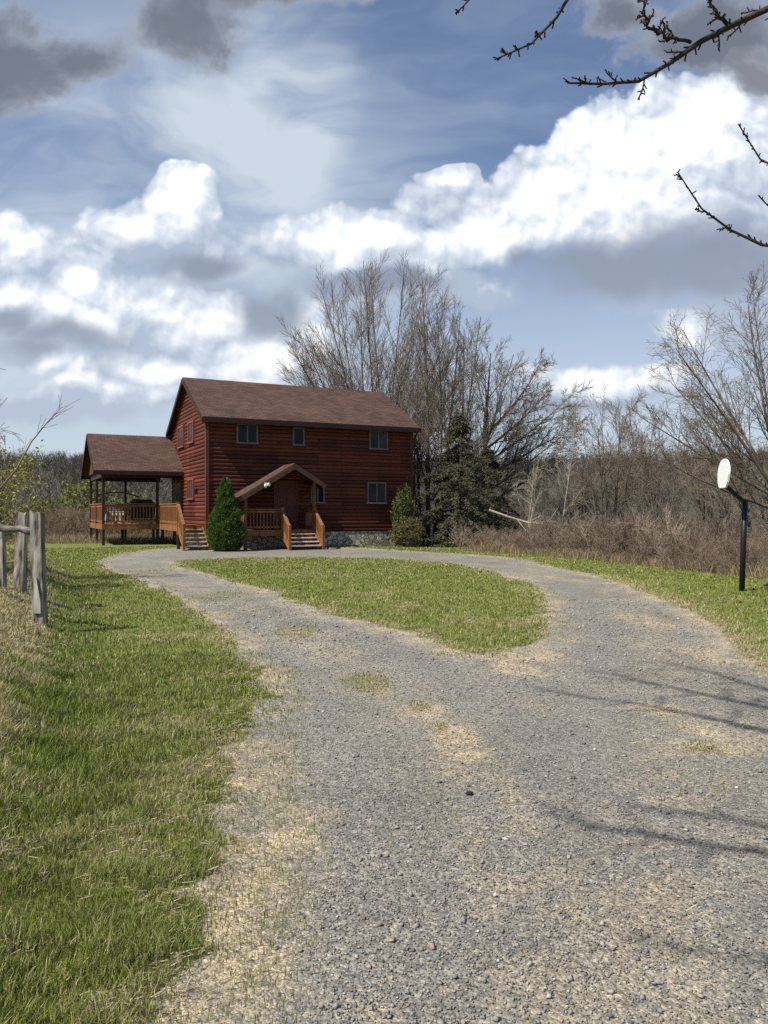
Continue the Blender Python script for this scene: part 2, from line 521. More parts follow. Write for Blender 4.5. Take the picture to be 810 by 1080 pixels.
def road_colour(x, y, sd):
    n = fbm(x, y, .9, 5, 61); n2 = fbm(x, y, 5, 4, 71); n3 = fbm(x, y, .22, 3, 81)
    c = np.array([.220, .214, .198])[None] * (.82 + .36 * n3)[:, None]
    tan = np.array([.44, .365, .26]); moss = np.array([.20, .18, .085]); dark = np.array([.175, .170, .158])
    c = c + (dark - c) * (.7 * sstep(.45, .7, n))[:, None]
    def strip(px, w):
        P = [gnd(*q) for q in px]; d = np.full(x.shape, 1e9)
        for (ax, ay), (bx, by) in zip(P[:-1], P[1:]):
            ex, ey = bx - ax, by - ay
            t = np.clip(((x - ax) * ex + (y - ay) * ey) / (ex * ex + ey * ey), 0, 1)
            d = np.minimum(d, np.hypot(x - ax - t * ex, y - ay - t * ey))
        return d, w
    wob = .35 * (fbm(x, y, .7, 3, 17) - .5)
    mid = np.zeros(x.shape); rut = np.zeros(x.shape)
    for px in ([(140, 600), (230, 628), (315, 664), (390, 716), (465, 770), (540, 870), (620, 1078)], [(560, 599), (640, 618), (695, 660), (720, 720), (715, 800), (700, 900), (700, 1078)]):
        d, _ = strip(px, 0)
        mid = np.maximum(mid, sstep(.42, .08, d + wob)); rut = np.maximum(rut, sstep(.42, .05, np.abs(d + .5 * wob - .78)))
    packed = np.array([.205, .203, .197])
    c = c + (packed - c) * (.75 * rut)[:, None]
    s = blobs(x, y, STRAW) * (1 - .6 * rut)
    e = sstep(.55, .02, sd + road_edge_noise(x, y)) * .7
    s = np.maximum(s * .85, e * sstep(.3, .6, n2 * .5 + n * .5))
    s = np.maximum(s, .18 * sstep(.55, .75, fbm(x, y, 1.6, 4, 91)) * (1 - rut))
    s = np.maximum(s, .26 * mid * sstep(.35, .6, n2))
    c = c + (tan - c) * (s * (.35 + .65 * sstep(.3, .62, n2)))[:, None]
    mo = blobs(x, y, MOSS)
    c = c + (moss - c) * (.8 * mo * sstep(.25, .55, n2))[:, None]
    return c, s, mo


def build_ground():
    fine = np.radians(np.linspace(-37, 37, 431)); coarse = np.radians(np.linspace(37, 323, 90))[1:-1]
    th = np.concatenate([fine, coarse])
    rr = [.01]
    while rr[-1] < .5: rr.append(rr[-1] * 1.3)
    while rr[-1] < 62: rr.append(rr[-1] * 1.0095)
    while rr[-1] < 3200: rr.append(rr[-1] * 1.04)
    rr = np.array(rr)
    A, Rr = np.meshgrid(th, rr)
    X, Y = Rr * np.sin(A), Rr * np.cos(A)
    x, y = X.ravel(), Y.ravel()
    z = terrain(x, y)
    nr, na = X.shape
    idx = np.arange(nr * na).reshape(nr, na)
    nx = np.roll(idx, -1, 1)
    F = np.stack([idx[:-1], nx[:-1], nx[1:], idx[1:]], -1).reshape(-1, 4)[:, ::-1]
    near = np.hypot(x, y) < 60
    sd = np.full(x.shape, -9.0); sd[near] = road_sd(x[near], y[near])
    sdn = sd + np.where(near, road_edge_noise(x, y) * np.clip(1.2 - .01 * y, .5, 1), 0)
    V = np.stack([x, y, z], 1)
    V[:, 2] -= np.where(near, .03 * sstep(0, .5, sdn), 0)       # the drive lies a little below the turf
    fs = sdn[F].mean(1); fr = np.hypot(x, y)[F].mean(1)
    lc = lawn_colour(x, y, sd); rc, _, _ = road_colour(x, y, sd)

    def sub(mask, name, mat, col, extra=None):
        f = F[mask]
        u, inv = np.unique(f, return_inverse=True)
        me = np_mesh(name, V[u], inv.reshape(f.shape), col[u])
        o = link(name, me, mat, smooth=True)
        return o
    rd = (fs > 0) & (fr < 60)
    tag(sub(rd, 'driveway', MAT['gravel'], rc), 'looping grey gravel driveway running from the foreground to the cabin', 'driveway', kind='structure')
    tag(sub(~rd & (fr < 60), 'lawn', MAT['lawn'], lc), 'green and straw coloured lawn around the gravel drive', 'lawn', kind='structure')
    tag(sub((fr >= 60) & (fr < 170), 'field', MAT['lawn'], lc), 'brown field sloping away behind the cabin', 'field', kind='structure')
    tag(sub(fr >= 170, 'hills', MAT['lawn'], lc), 'low wooded hills along the horizon', 'hills', kind='structure')


build_ground()
rng = np.random.default_rng(11)


def scatter(n, xy0, xy1, power=None):
    return rng.uniform(xy0[0], xy1[0], n), rng.uniform(xy0[1], xy1[1], n)


def polar_scatter(n, r0, r1, a0, a1, p=1.0):
    """uniform in log r (p=0) .. denser near"""
    t = rng.uniform(0, 1, n)
    r = r0 * (r1 / r0) ** t if p == 0 else (r0 ** p + t * (r1 ** p - r0 ** p)) ** (1 / p)
    a = np.radians(rng.uniform(a0, a1, n))
    return r * np.sin(a), r * np.cos(a), r


def blades(x, y, z, h, w, lean, col):
    """one bent blade (two triangles as a quad strip -> 1 quad + tip) per point"""
    n = len(x)
    a = rng.uniform(0, 2 * np.pi, n); b = rng.uniform(0, 2 * np.pi, n)
    dx, dy = np.cos(a) * w / 2, np.sin(a) * w / 2
    lx, ly = np.cos(b) * lean * h, np.sin(b) * lean * h
    p0 = np.stack([x - dx, y - dy, z - .01], 1); p1 = np.stack([x + dx, y + dy, z - .01], 1)
    m0 = np.stack([x - dx * .8 + lx * .35, y - dy * .8 + ly * .35, z + h * .58], 1)
    m1 = np.stack([x + dx * .8 + lx * .35, y + dy * .8 + ly * .35, z + h * .58], 1)
    t = np.stack([x + lx, y + ly, z + h * np.sqrt(np.clip(1 - .5 * lean ** 2, .05, 1))], 1)
    V = np.stack([p0, p1, m0, m1, t], 1).reshape(-1, 3)
    F = (np.array([[0, 1, 3], [0, 3, 2], [2, 3, 4]])[None] + (np.arange(n) * 5)[:, None, None]).reshape(-1, 3)
    C = np.repeat(col, 5, 0)
    return V, F, C


def grass():
    parts = []
    # near to middle lawn
    for n, r0, r1, p, h0, h1, wk in ((540000, 2.1, 9, .6, .018, .05, 1.0), (310000, 8, 36, .6, .02, .042, 1.0)):
        x, y, r = polar_scatter(n, r0, r1, -36, 34, p)
        sd = road_sd(x, y) + road_edge_noise(x, y) * np.clip(1.2 - .01 * y, .5, 1)
        _, s_, mo = road_colour(x, y, sd)
        keep = (sd + rng.exponential(.07, n) * 1.0 - .12 * (rng.uniform(0, 1, n) < .25) < .05) | ((mo > .3) & (rng.uniform(0, 1, n) < .22 * mo)) | ((sd < .4) & (rng.uniform(0, 1, n) < .10))
        inside = sd > 0
        # nothing inside the cabin
        x, y, r, sd, inside = x[keep], y[keep], r[keep], sd[keep], inside[keep]
        straw, bank, toe_band, nn, n2 = lawn_masks(x, y)
        m = len(x)
        clump = fbm(x, y, 7, 3, 101)
        k2 = rng.uniform(0, 1, m) < (.45 + .75 * sstep(.3, .65, clump))
        x, y, r, sd, inside, straw, bank, toe_band, nn, n2, clump = [q[k2] for q in (x, y, r, sd, inside, straw, bank, toe_band, nn, n2, clump)]
        m = len(x)
        g = rng.uniform(0, 1, m)[:, None]
        green = np.array([.115, .155, .026]) * (1 - g) + np.array([.27, .30, .062]) * g
        dry = np.array([.28, .25, .115]) * (1 - g) + np.array([.48, .43, .24]) * g
        deep = np.array([.07, .11, .02]) * (1 - g) + np.array([.12, .17, .036]) * g
        pd = .20 + .40 * straw + .62 * bank - .3 * toe_band + .25 * sstep(-.3, 0, sd) * (n2 > .45)
        rv = sstep(.9, 0, -sd) * sstep(3.5, 5.5, x) * (y < 20)
        pd = pd + .3 * rv
        isd = (rng.uniform(0, 1, m) < pd)[:, None]
        col = np.where(isd, dry, np.where((rng.uniform(0, 1, m) < .75 * toe_band + .12)[:, None], deep, green))
        big = np.clip(r / 4.5, .8, 7)
        h = rng.uniform(h0, h1, m) * (1 + .9 * toe_band + .5 * bank + .5 * (clump > .55)) * np.where(inside, .4, 1)
        w = rng.uniform(.003, .0055, m) * big
        parts.append(blades(x, y, terrain(x, y), h, w, rng.uniform(.15, .8, m), col))
    V, F = join([p[:2] for p in parts]); C = np.concatenate([p[2] for p in parts])
    o = link('grass', np_mesh('grass', V, F, C), MAT['blade'])
    tag(o, 'short spring grass, green mixed with dry blades, beside the gravel drive', 'grass', kind='stuff')
    # dead straw lying on the edges and bank
    n = 260000
    x, y, r = polar_scatter(n, 2.1, 14, -36, 34, .5)
    sd = road_sd(x, y) + road_edge_noise(x, y)
    _, s_, _ = road_colour(x, y, sd)
    straw, bank, toe_band, nn, n2 = lawn_masks(x, y)
    u = rng.uniform(0, 1, n)
    keep = ((sd > 0) & (u < s_ * .15 * (n2 > .45))) | ((sd <= 0) & (u < .25 * straw + .5 * bank + .4 * sstep(-.4, 0, sd)))
    x, y, r = x[keep], y[keep], r[keep]; m = len(x)
    a = rng.uniform(0, np.pi, m); ln = rng.uniform(.006, .03, m); w = rng.uniform(.0009, .0021, m) * np.clip(r / 4, .8, 3)
    z = terrain(x, y) - .02 * (sd[keep] > .2)
    dx, dy = np.cos(a) * ln, np.sin(a) * ln; ex, ey = -np.sin(a) * w, np.cos(a) * w
    z0, z1 = z + rng.uniform(.004, .03, m), z + rng.uniform(.004, .03, m)
    V = np.stack([np.stack([x - dx - ex, y - dy - ey, z0], 1), np.stack([x - dx + ex, y - dy + ey, z0 + .002], 1),
                  np.stack([x + dx + ex, y + dy + ey, z1 + .002], 1), np.stack([x + dx - ex, y + dy - ey, z1], 1)], 1).reshape(-1, 3)
    g = rng.uniform(0, 1, m)[:, None]
    C = np.repeat(np.array([.22, .18, .115]) * (1 - g) + np.array([.42, .36, .25]) * g, 4, 0)
    o = link('dead_grass', np_mesh('dead_grass', V, np.arange(m * 4).reshape(m, 4), C), MAT['straw'])
    tag(o, 'flattened dead straw along the gravel edge and bank', 'dead grass', kind='stuff')


def gravel():
    n = 80000
    x, y, r = polar_scatter(n, 2.1, 15, -34, 36, .45)
    sd = road_sd(x, y) + road_edge_noise(x, y)
    keep = sd > -.12
    x, y, r = x[keep], y[keep], r[keep]; m = len(x)
    s = rng.uniform(.003, .0085, m) * (1 + 1.3 * (rng.uniform(0, 1, m) > .965)) * np.clip(r / 7, .9, 1.6)
    base = np.array([[1, 0, 0], [0, 1, 0], [-1, 0, 0], [0, -1, 0], [0, 0, .65], [0, 0, -.65]], float)
    fc = np.array([[0, 1, 4], [1, 2, 4], [2, 3, 4], [3, 0, 4], [1, 0, 5], [2, 1, 5], [3, 2, 5], [0, 3, 5]])
    a = rng.uniform(0, 2 * np.pi, m)
    j = base[None] * rng.uniform(.65, 1.3, (m, 6, 1)) + rng.normal(0, .18, (m, 6, 3))
    ca, sa = np.cos(a)[:, None], np.sin(a)[:, None]
    V = np.stack([j[:, :, 0] * ca - j[:, :, 1] * sa, j[:, :, 0] * sa + j[:, :, 1] * ca, j[:, :, 2]], 2) * s[:, None, None]
    V += np.stack([x, y, terrain(x, y) - .028 + s * .25], 1)[:, None]
    F = (fc[None] + (np.arange(m) * 6)[:, None, None]).reshape(-1, 3)
    g = rng.uniform(0, 1, m)
    v = np.where(g < .2, .13, np.where(g < .8, .20, np.where(g < .98, .28, .42))) * rng.uniform(.8, 1.2, m)
    tint = np.where((rng.uniform(0, 1, m) < .18)[:, None], np.array([1.2, .98, .75]), np.array([1.0, .98, .94]))
    C = np.repeat(v[:, None] * tint, 6, 0)
    o = link('gravel', np_mesh('gravel', V.reshape(-1, 3), F, C), MAT['pebble'])
    tag(o, 'loose crushed stone lying on the driveway', 'gravel', kind='stuff')


grass()
gravel()

# ------------------------------------------------------------------ the cabin (local: x along the front, y inwards, z up)
TH = R(26.2)
HX0, HY0 = -7.594, 33.0
L_, W_, OVF, OVG = 9.94, 7.30, .44, .29
ZE, ZR = 5.62, 7.90                        # eave edge and ridge heights
cs, sn = math.cos(TH), math.sin(TH)
cabin = empty('cabin', (HX0, HY0, 0), TH)
tag(cabin, 'dark red two storey log cabin with brown shingle roof, porches and stone foundation', 'house')


def fu(px, v=0.0):
    t = (px - HX) / FPX
    x0, y0 = HX0 - v * sn, HY0 + v * cs
    return (t * y0 - x0) / (cs - t * sn)


def fz(px, py, v=0.0):
    u = fu(px, v)
    return EYE + (HY - py) / FPX * (HY0 + v * cs + u * sn)


SL = (ZR - ZE) / (W_ / 2 + OVF)            # main roof slope
FOUND = .66
LOG = .17


def roof_z(v):
    return ZR - SL * abs(v - W_ / 2)


def log_wall(name, a, b, n, z0, ztop=None, gable=False):
    """rounded log courses from a to b (2d points), outward normal n; gable: length clipped under the roof"""
    V, F = [], []
    a, b, n = np.array(a), np.array(b), np.array(n)
    ln = np.linalg.norm(b - a); d = (b - a) / ln
    prof = [(math.cos(t) * .056 - .0, .5 - .5 * math.sin(t) * 1.0) for t in np.linspace(math.pi * .5, -math.pi * .5, 7)]
    z = z0
    while True:
        for i in range(6):
            o0, f0 = prof[i]; o1, f1 = prof[i + 1]
            za, zb = z + f0 * LOG, z + f1 * LOG
            s = []
            for zz in (za, zb):
                if gable:
                    half = (ZR - .12 - zz) / SL
                    s.append((max(0, ln / 2 - half), min(ln, ln / 2 + half)))
                else: s.append((0, ln))
            if not gable and zb > ztop + .001: continue
            if s[0][1] - s[0][0] < .02 or s[1][1] < s[1][0]: continue
            k = len(V)
            for (s0, s1), zz, oo in ((s[0], za, o0), (s[1], zb, o1)):
                for ss in (s0, s1):
                    p = a + d * ss + n * oo
                    V.append((p[0], p[1], zz))
            F.append((k, k + 1, k + 3, k + 2))
        z += LOG
        if z > (ztop if not gable else ZR): break
    return V, F


w = MB()
for args in ((('f', (0, 0), (L_, 0), (0, -1), FOUND), dict(ztop=ZE + .05)), (('b', (L_, W_), (0, W_), (0, 1), FOUND), dict(ztop=ZE + .05)),
             (('g', (0, W_), (0, 0), (-1, 0), FOUND), dict(gable=True)), (('h', (L_, 0), (L_, W_), (1, 0), FOUND), dict(gable=True))):
    v, f = log_wall(*args[0], **args[1]); w.add(v, f)
# solid core behind the logs
w.box(.01, L_ - .01, .01, W_ - .01, .3, ZE)
w.prism([(.01, .01, ZE), (.01, W_ - .01, ZE), (.01, W_ / 2, ZR - .14)], (L_ - .02, 0, 0))
w.build('wall', MAT['log'], cabin, smooth=False)
for u, v in ((0, 0), (L_, 0), (0, W_), (L_, W_)):
    t = MB(); t.box(u - .075, u + .075, v - .075, v + .075, FOUND - .02, ZE + .02); t.build('corner_board', MAT['trim'], cabin)

fo = MB(); fo.box(-.03, L_ + .03, -.03, W_ + .03, -.7, FOUND - .004)
fo.build('foundation', MAT['stone'], cabin)

rf = MB()
for s in (-1, 1):
    e = W_ / 2 + s * (W_ / 2 + OVF)
    q = [(-OVG, e, ZE), (L_ + OVG, e, ZE), (L_ + OVG, W_ / 2, ZR), (-OVG, W_ / 2, ZR)]
    rf.slab(q if s < 0 else q[::-1], .05)
roof = rf.build('roof', MAT['shingle'], cabin)
fa = MB()
for uu in (-OVG - .012, L_ + OVG + .012):
    for s in (-1, 1):
        e = W_ / 2 + s * (W_ / 2 + OVF)
        fa.beam((uu, e, ZE - .14), (uu, W_ / 2, ZR - .14), .045, .2)
for s in (-1, 1):
    e = W_ / 2 + s * (W_ / 2 + OVF + .024)
    fa.box(-OVG, L_ + OVG, e - .02, e + .02, ZE - .23, ZE - .03)
fa.build('fascia', MAT['fascia'], roof)
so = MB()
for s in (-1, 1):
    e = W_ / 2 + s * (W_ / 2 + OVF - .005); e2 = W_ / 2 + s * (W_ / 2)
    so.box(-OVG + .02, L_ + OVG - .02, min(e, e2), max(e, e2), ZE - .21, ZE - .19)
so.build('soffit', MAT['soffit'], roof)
ds = MB(); ds.tube([(L_ + .12, -OVF + .02, ZE - .2), (L_ + .12, -.14, ZE - .5), (L_ + .12, -.14, .2)], [.04, .04, .04], 8)
ds.build('downspout', MAT['fascia'], cabin)


def window(parent, a, b, z0, z1, plane, fm, gm, split=1):
    """plane 'front' (y=0, facing -y): a,b along x; 'gable' (x=0, facing -x): a,b along y"""
    fr, pn, dp = MB(), MB(), .125
    fw = .07
    def bx(m, s0, s1, zz0, zz1, d0, d1):
        if plane == 'front': m.box(s0, s1, -d1, -d0, zz0, zz1)
        else: m.box(-d1, -d0, s0, s1, zz0, zz1)
    bx(fr, a, b, z1 - fw, z1, .0, dp); bx(fr, a - .03, b + .03, z0 - .02, z0 + fw - .02, .0, dp + .02)
    bx(fr, a, a + fw, z0 + fw - .02, z1 - fw, .0, dp); bx(fr, b - fw, b, z0 + fw - .02, z1 - fw, .0, dp)
    for i in range(1, split + 0):
        c = a + (b - a) * i / split
        bx(fr, c - .03, c + .03, z0 + fw - .02, z1 - fw, .01, dp - .004)
    bx(pn, a + fw, b - fw, z0 + fw - .02, z1 - fw, .0, .092)
    f = fr.build('window', fm, parent)
    pn.build('pane', gm, f)
    return f


def win_px(x0, x1, y0, y1, gm, split=2):
    return window(cabin, fu(x0), fu(x1), fz((x0 + x1) / 2, y1), fz((x0 + x1) / 2, y0), 'front', MAT['winframe'], gm, split)


win_px(249, 271.3, 447, 468, MAT['glass'])
win_px(308, 320.3, 451, 470, MAT['glass'], 1)
win_px(388.6, 408, 454.5, 474, MAT['curtain'])
win_px(386.5, 406.2, 508.5, 531, MAT['curtain'])
win_px(327, 341.4, 510, 530.5, MAT['glass'])
for v0, v1, z0, z1 in ((2.2, 3.4, 4.75, 5.75), (4.4, 5.7, 4.7, 5.75), (2.2, 3.5, 2.15, 3.1)):
    window(cabin, v0, v1, z0, z1, 'gable', MAT['redframe'], MAT['curtain'], 3)
la = MB(); la.box(-.16, -.05, 1.55, 1.68, 2.55, 2.6); la.tube([(-.13, 1.615, 2.36), (-.13, 1.615, 2.55)], [.05, .065], 8); la.tube([(-.13, 1.615, 2.6), (-.13, 1.615, 2.68)], [.07, .01], 8)
la.build('wall_lantern', MAT['black'], cabin)
# patio door under the side porch
pdr = MB(); pdr.box(-.075, -.0, 5.2, 7.0, 1.02, 3.1)
pf = pdr.build('patio_door', MAT['trim'], cabin)
pp = MB(); pp.box(-.085, -.07, 5.3, 6.06, 1.12, 3.0); pp.box(-.085, -.07, 6.14, 6.9, 1.12, 3.0); pp.build('pane', MAT['glass'], pf)


def railing(a, b, zf, h, spacing=.14, posts=True, bal=.042):
    """one railing panel from a to b (2d, or with zf a pair for a slope): rails and balusters"""
    m = MB()
    z0, z1 = (zf, zf) if not isinstance(zf, tuple) else zf
    A, B = Vector((*a, z0)), Vector((*b, z1))
    m.beam(A + Vector((0, 0, h)), B + Vector((0, 0, h)), .12, .045)
    m.beam(A + Vector((0, 0, h - .10)), B + Vector((0, 0, h - .10)), .04, .08)
    m.beam(A + Vector((0, 0, .12)), B + Vector((0, 0, .12)), .04, .08)
    n = max(2, int((B - A).length / spacing))
    for i in range(1, n):
        p = A.lerp(B, i / n)
        m.box(p.x - bal / 2, p.x + bal / 2, p.y - bal / 2, p.y + bal / 2, p.z + .05, p.z + h - .05)
    return m


def stairs(u0, u1, v_top, z_top, n, run=.27, d=-1):
    """open-riser stairs descending towards -v"""
    rise = z_top / (n)
    m_tread = MB()
    for i in range(1, n):
        z = z_top - rise * i; v = v_top + d * run * (i - 1)
        m_tread.box(u0 + .03, u1 - .03, v + d * (run + .02), v, z - .045, z)
    o = m_tread.build('stairs', MAT['tread'], cabin)
    for uu in (u0, u1):
        p = [(uu - .022, v_top, z_top - .05), (uu - .022, v_top, z_top - .34), (uu - .022, v_top + d * run * (n - 1), -.12), (uu - .022, v_top + d * run * (n - 1) - .0, rise * .9)]
        ms = MB(); ms.prism(p, (.044, 0, 0)); ms.build('stringer', MAT['deckwood'], o)
    return o


# ---- front porch
PF = .80; PV = -1.35; PU0, PU1 = 1.24, 4.50
pm = MB()
for i in range(10):
    v = PV + i * .135
    pm.box(PU0, PU1, v, v + .128, PF - .035, PF)
pm.box(PU0 + .01, PU1 - .01, PV + .01, PV + .05, PF - .24, PF - .037)
pm.box(PU0 + .01, PU0 + .05, PV + .052, -.06, PF - .24, PF - .037); pm.box(PU1 - .05, PU1 - .01, PV + .052, -.06, PF - .24, PF - .037)
porch = pm.build('front_porch', MAT['deckwood'], cabin)
AP, AZ = 3.36, 3.66                        # ridge position and height of the porch roof
EL, ER, PS = .90, 4.76, .60
RV0 = -1.72
pr = MB()
zl, zr_ = AZ - PS * (AP - EL), AZ - PS * (ER - AP)
pr.slab([(EL, RV0, zl), (AP, RV0, AZ), (AP, .0, AZ), (EL, .0, zl)][::-1], .06)
pr.slab([(AP, RV0, AZ), (ER, RV0, zr_), (ER, .0, zr_), (AP, .0, AZ)][::-1], .06)
prf = pr.build('porch_roof', MAT['shingle_y'], porch)
pfa = MB()
pfa.beam((EL, RV0 - .025, zl - .15), (AP, RV0 - .025, AZ - .15), .04, .17); pfa.beam((AP, RV0 - .025, AZ - .15), (ER, RV0 - .025, zr_ - .15), .04, .17)
pfa.box(EL - .04, EL, RV0, -.06, zl - .2, zl - .03); pfa.box(ER, ER + .04, RV0, -.06, zr_ - .2, zr_ - .03)
pfa.build('fascia', plain('red_brown_fascia', (.085, .042, .028), .7, .25, 6), porch)
pce = MB()
pce.prism([(EL + .1, -.02, zl - .08), (AP, -.02, AZ - .12), (ER - .1, -.02, zr_ - .08)], (0, .012, 0))
for u in (1.32, 4.42):
    zt = AZ - PS * abs(u - AP) - .1
    po = MB(); po.box(u - .065, u + .065, PV + .02, PV + .15, -.3, zt)
    po.build('porch_post', plain('stained_porch_post', (.16, .075, .04), .7, .3, 6, (1, 1, .2)), porch)
for u in (1.32, 4.42):
    po = MB(); po.beam((u, PV + .085, AZ - PS * abs(u - AP) - .16), (u, -.06, AZ - PS * abs(u - AP) - .16), .09, .14); po.build('porch_beam', MAT['fascia'], porch)
railing((1.39, PV + .085), (2.86, PV + .085), PF, .88).build('railing', MAT['deckwood'], porch)
railing((1.32, PV + .17), (1.32, -.1), PF, .88).build('railing', MAT['deckwood'], porch)
railing((4.42, PV + .17), (4.42, -.1), PF, .88).build('railing', MAT['deckwood'], porch)
SU0, SU1 = 2.93, 4.36
sta = stairs(SU0, SU1, PV - .002, PF, 5, .25)
for u in (SU0 - .01, SU1 + .06):
    railing((u, PV + .04), (u, PV - .93), (PF - .02, PF - .72), .9, .12).build('stair_railing', MAT['deckwood'], sta)
    n_ = MB(); n_.box(u - .05, u + .05, PV - 1.04, PV - .94, -.1, 1.02); n_.build('newel_post', MAT['deckwood'], sta)
    n_ = MB(); n_.box(u - .049, u + .049, PV - .06, PV + .04, PF - .3, PF + .96); n_.build('newel_post', MAT['deckwood'], sta)
dr = MB(); dr.box(3.05, 4.0, -.085, 0, PF + .02, PF + 2.08)
for zz0, zz1 in ((PF + .2, PF + .9), (PF + 1.05, PF + 1.9)):
    for k in (3.15, 3.56): dr.box(k, k + .34, -.1, -.084, zz0, zz1)
door = dr.build('door', MAT['door'], cabin)
dk = MB(); dk.tube([(3.92, -.09, PF + 1.0), (3.92, -.15, PF + 1.0)], [.02, .035], 8); dk.build('handle', MAT['black'], door)
df = MB(); df.box(2.95, 3.045, -.1, 0, PF + .01, PF + 2.18); df.box(4.005, 4.1, -.1, 0, PF + .01, PF + 2.18); df.box(3.046, 4.004, -.1, 0, PF + 2.085, PF + 2.18)
df.build('door_frame', MAT['trim'], door)
pl = MB(); pl.box(AP - .9, AP - .62, RV0 - .055, RV0 - .045, 2.78, 2.86); 
lt = MB(); lt.tube([(2.02, RV0 - .06, 2.70), (2.02, RV0 - .16, 2.64)], [.035, .06], 8); lt.tube([(2.16, RV0 - .06, 2.76), (2.16, RV0 - .16, 2.70)], [.035, .06], 8)
lt.box(2.0, 2.2, RV0 - .075, RV0 - .045, 2.68, 2.80)
lt.build('flood_light', MAT['white'], porch)

# ---- side porch and deck on the left
DF = 1.0; V0, V1, U0 = 5.0, 10.9, -3.72
dm = MB()
for i in range(42):
    v = V0 + i * .14
    dm.box(U0, -.06, v, v + .133, DF - .035, DF)
for i in range(32):
    v = .42 + i * .143
    dm.box(-1.16, -.06, v, v + .136, DF - .035, DF)
dm.box(U0, -1.16, V0 + .005, V0 + .045, DF - .26, DF - .037); dm.box(U0 + .005, U0 + .045, V0 + .047, V1 - .05, DF - .26, DF - .037)
dm.box(-1.16, -1.12, .44, V0 + .043, DF - .26, DF - .037); dm.box(-1.118, -.07, .425, .465, DF - .26, DF - .037)
dm.box(U0 + .05, -.07, V1 - .045, V1 - .005, DF - .26, DF - .037)
deck = dm.build('side_porch', MAT['deckwood'], cabin)
SV0, SV1, SR = 4.5, 11.1, 7.8
SZE, SZR, SU = 3.50, 5.46, -4.12
sr = MB()
sr.slab([(SU, SV0, SZE), (-.0, SV0, SZE), (-.0, SR, SZR), (SU, SR, SZR)], .05)
sr.slab([(SU, SV1, SZE), (-.0, SV1, SZE), (-.0, SR, SZR), (SU, SR, SZR)][::-1], .05)
srf = sr.build('porch_roof', MAT['shingle'], deck)
sfa = MB()
sfa.beam((SU - .02, SV0, SZE - .13), (SU - .02, SR, SZR - .13), .04, .18); sfa.beam((SU - .02, SV1, SZE - .13), (SU - .02, SR, SZR - .13), .04, .18)
sfa.box(SU, -.06, SV0 - .03, SV0, SZE - .2, SZE - .03); sfa.box(SU, -.06, SV1, SV1 + .03, SZE - .2, SZE - .03)
sfa.build('fascia', MAT['fascia'], deck)
sg = MB(); sg.prism([(SU + .3, SV0 + .35, SZE - .02), (SU + .3, SR, SZR - .1), (SU + .3, SV1 - .35, SZE - .02)], (.05, 0, 0)); 
sg.build('gable_board', MAT['soffit'], deck)
sc_ = MB(); sc_.box(SU + .36, -.06, SV0 + .06, SV1 - .06, SZE - .06, SZE - .03); sc_.build('porch_ceiling', MAT['soffit'], deck)
hb = MB(); hb.box(U0, -.07, V0 + .02, V0 + .12, SZE - .3, SZE - .065); hb.box(U0, U0 + .1, V0 + .13, V1 - .14, SZE - .3, SZE - .065); hb.box(U0, -.07, V1 - .13, V1 - .03, SZE - .3, SZE - .065)
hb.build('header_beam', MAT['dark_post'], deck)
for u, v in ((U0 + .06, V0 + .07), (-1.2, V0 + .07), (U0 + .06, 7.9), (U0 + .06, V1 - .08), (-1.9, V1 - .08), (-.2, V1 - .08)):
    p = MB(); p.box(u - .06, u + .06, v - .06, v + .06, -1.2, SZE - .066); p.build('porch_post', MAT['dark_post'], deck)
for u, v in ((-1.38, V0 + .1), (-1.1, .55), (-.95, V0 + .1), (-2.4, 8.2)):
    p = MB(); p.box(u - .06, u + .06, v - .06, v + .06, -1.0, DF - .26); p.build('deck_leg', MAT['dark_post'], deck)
railing((U0 + .13, V0 + .06), (-1.27, V0 + .06), DF, .95).build('railing', MAT['deckwood'], deck)
railing((U0 + .05, V0 + .14), (U0 + .05, 7.83), DF, .95).build('railing', MAT['deckwood'], deck)
railing((U0 + .05, 7.97), (U0 + .05, V1 - .15), DF, .95).build('railing', MAT['deckwood'], deck)
railing((U0 + .13, V1 - .08), (-.2, V1 - .08), DF, .95).build('railing', MAT['deckwood'], deck)
railing((-1.13, V0 - .02), (-1.13, .5), DF, .93).build('railing', MAT['deckwood'], deck)
sta = stairs(-1.13, -.1, .418, DF, 6, .24)
railing((-1.14, .38), (-1.14, -.72), (DF - .02, DF - .88), .92, .12).build('stair_railing', MAT['deckwood'], sta)
n_ = MB(); n_.box(-1.19, -1.09, .4, .5, DF - .4, DF + 1.0); n_.build('newel_post', MAT['deckwood'], sta)
n_ = MB(); n_.box(-1.19, -1.09, -.83, -.73, -.1, 1.08); n_.build('newel_post', MAT['deckwood'], sta)
# curved brace behind the front opening
br = MB(); pts = [(-3.5 + 2.3 * i / 10, V1 - .08, 2.3 + .32 * math.sin(math.pi * (.08 + .84 * i / 10))) for i in range(11)]
br.tube(pts, [.035] * 11, 6); br.build('arched_brace', MAT['dark_post'], deck)


def loc(u, v, z=0):
    return (HX0 + u * cs - v * sn, HY0 + u * sn + v * cs, z)


# things standing on the deck
gr = empty('covered_grill', loc(-1.75, 6.3, DF), TH)
tag(gr, 'black covered grill standing on the side deck under the porch roof', 'grill')
g = MB(); g.prism([(-.55, -.3, .25), (-.6, -.3, .95), (-.42, -.3, 1.18), (.42, -.3, 1.18), (.6, -.3, .95), (.55, -.3, .25)], (0, .6, 0)); g.build('cover', MAT['cover'], gr)
for sx in (-.45, .45):
    for sy in (-.22, .22):
        g = MB(); g.tube([(sx, sy, 0), (sx, sy, .26)], [.03, .03], 6); g.build('leg', MAT['black'], gr)


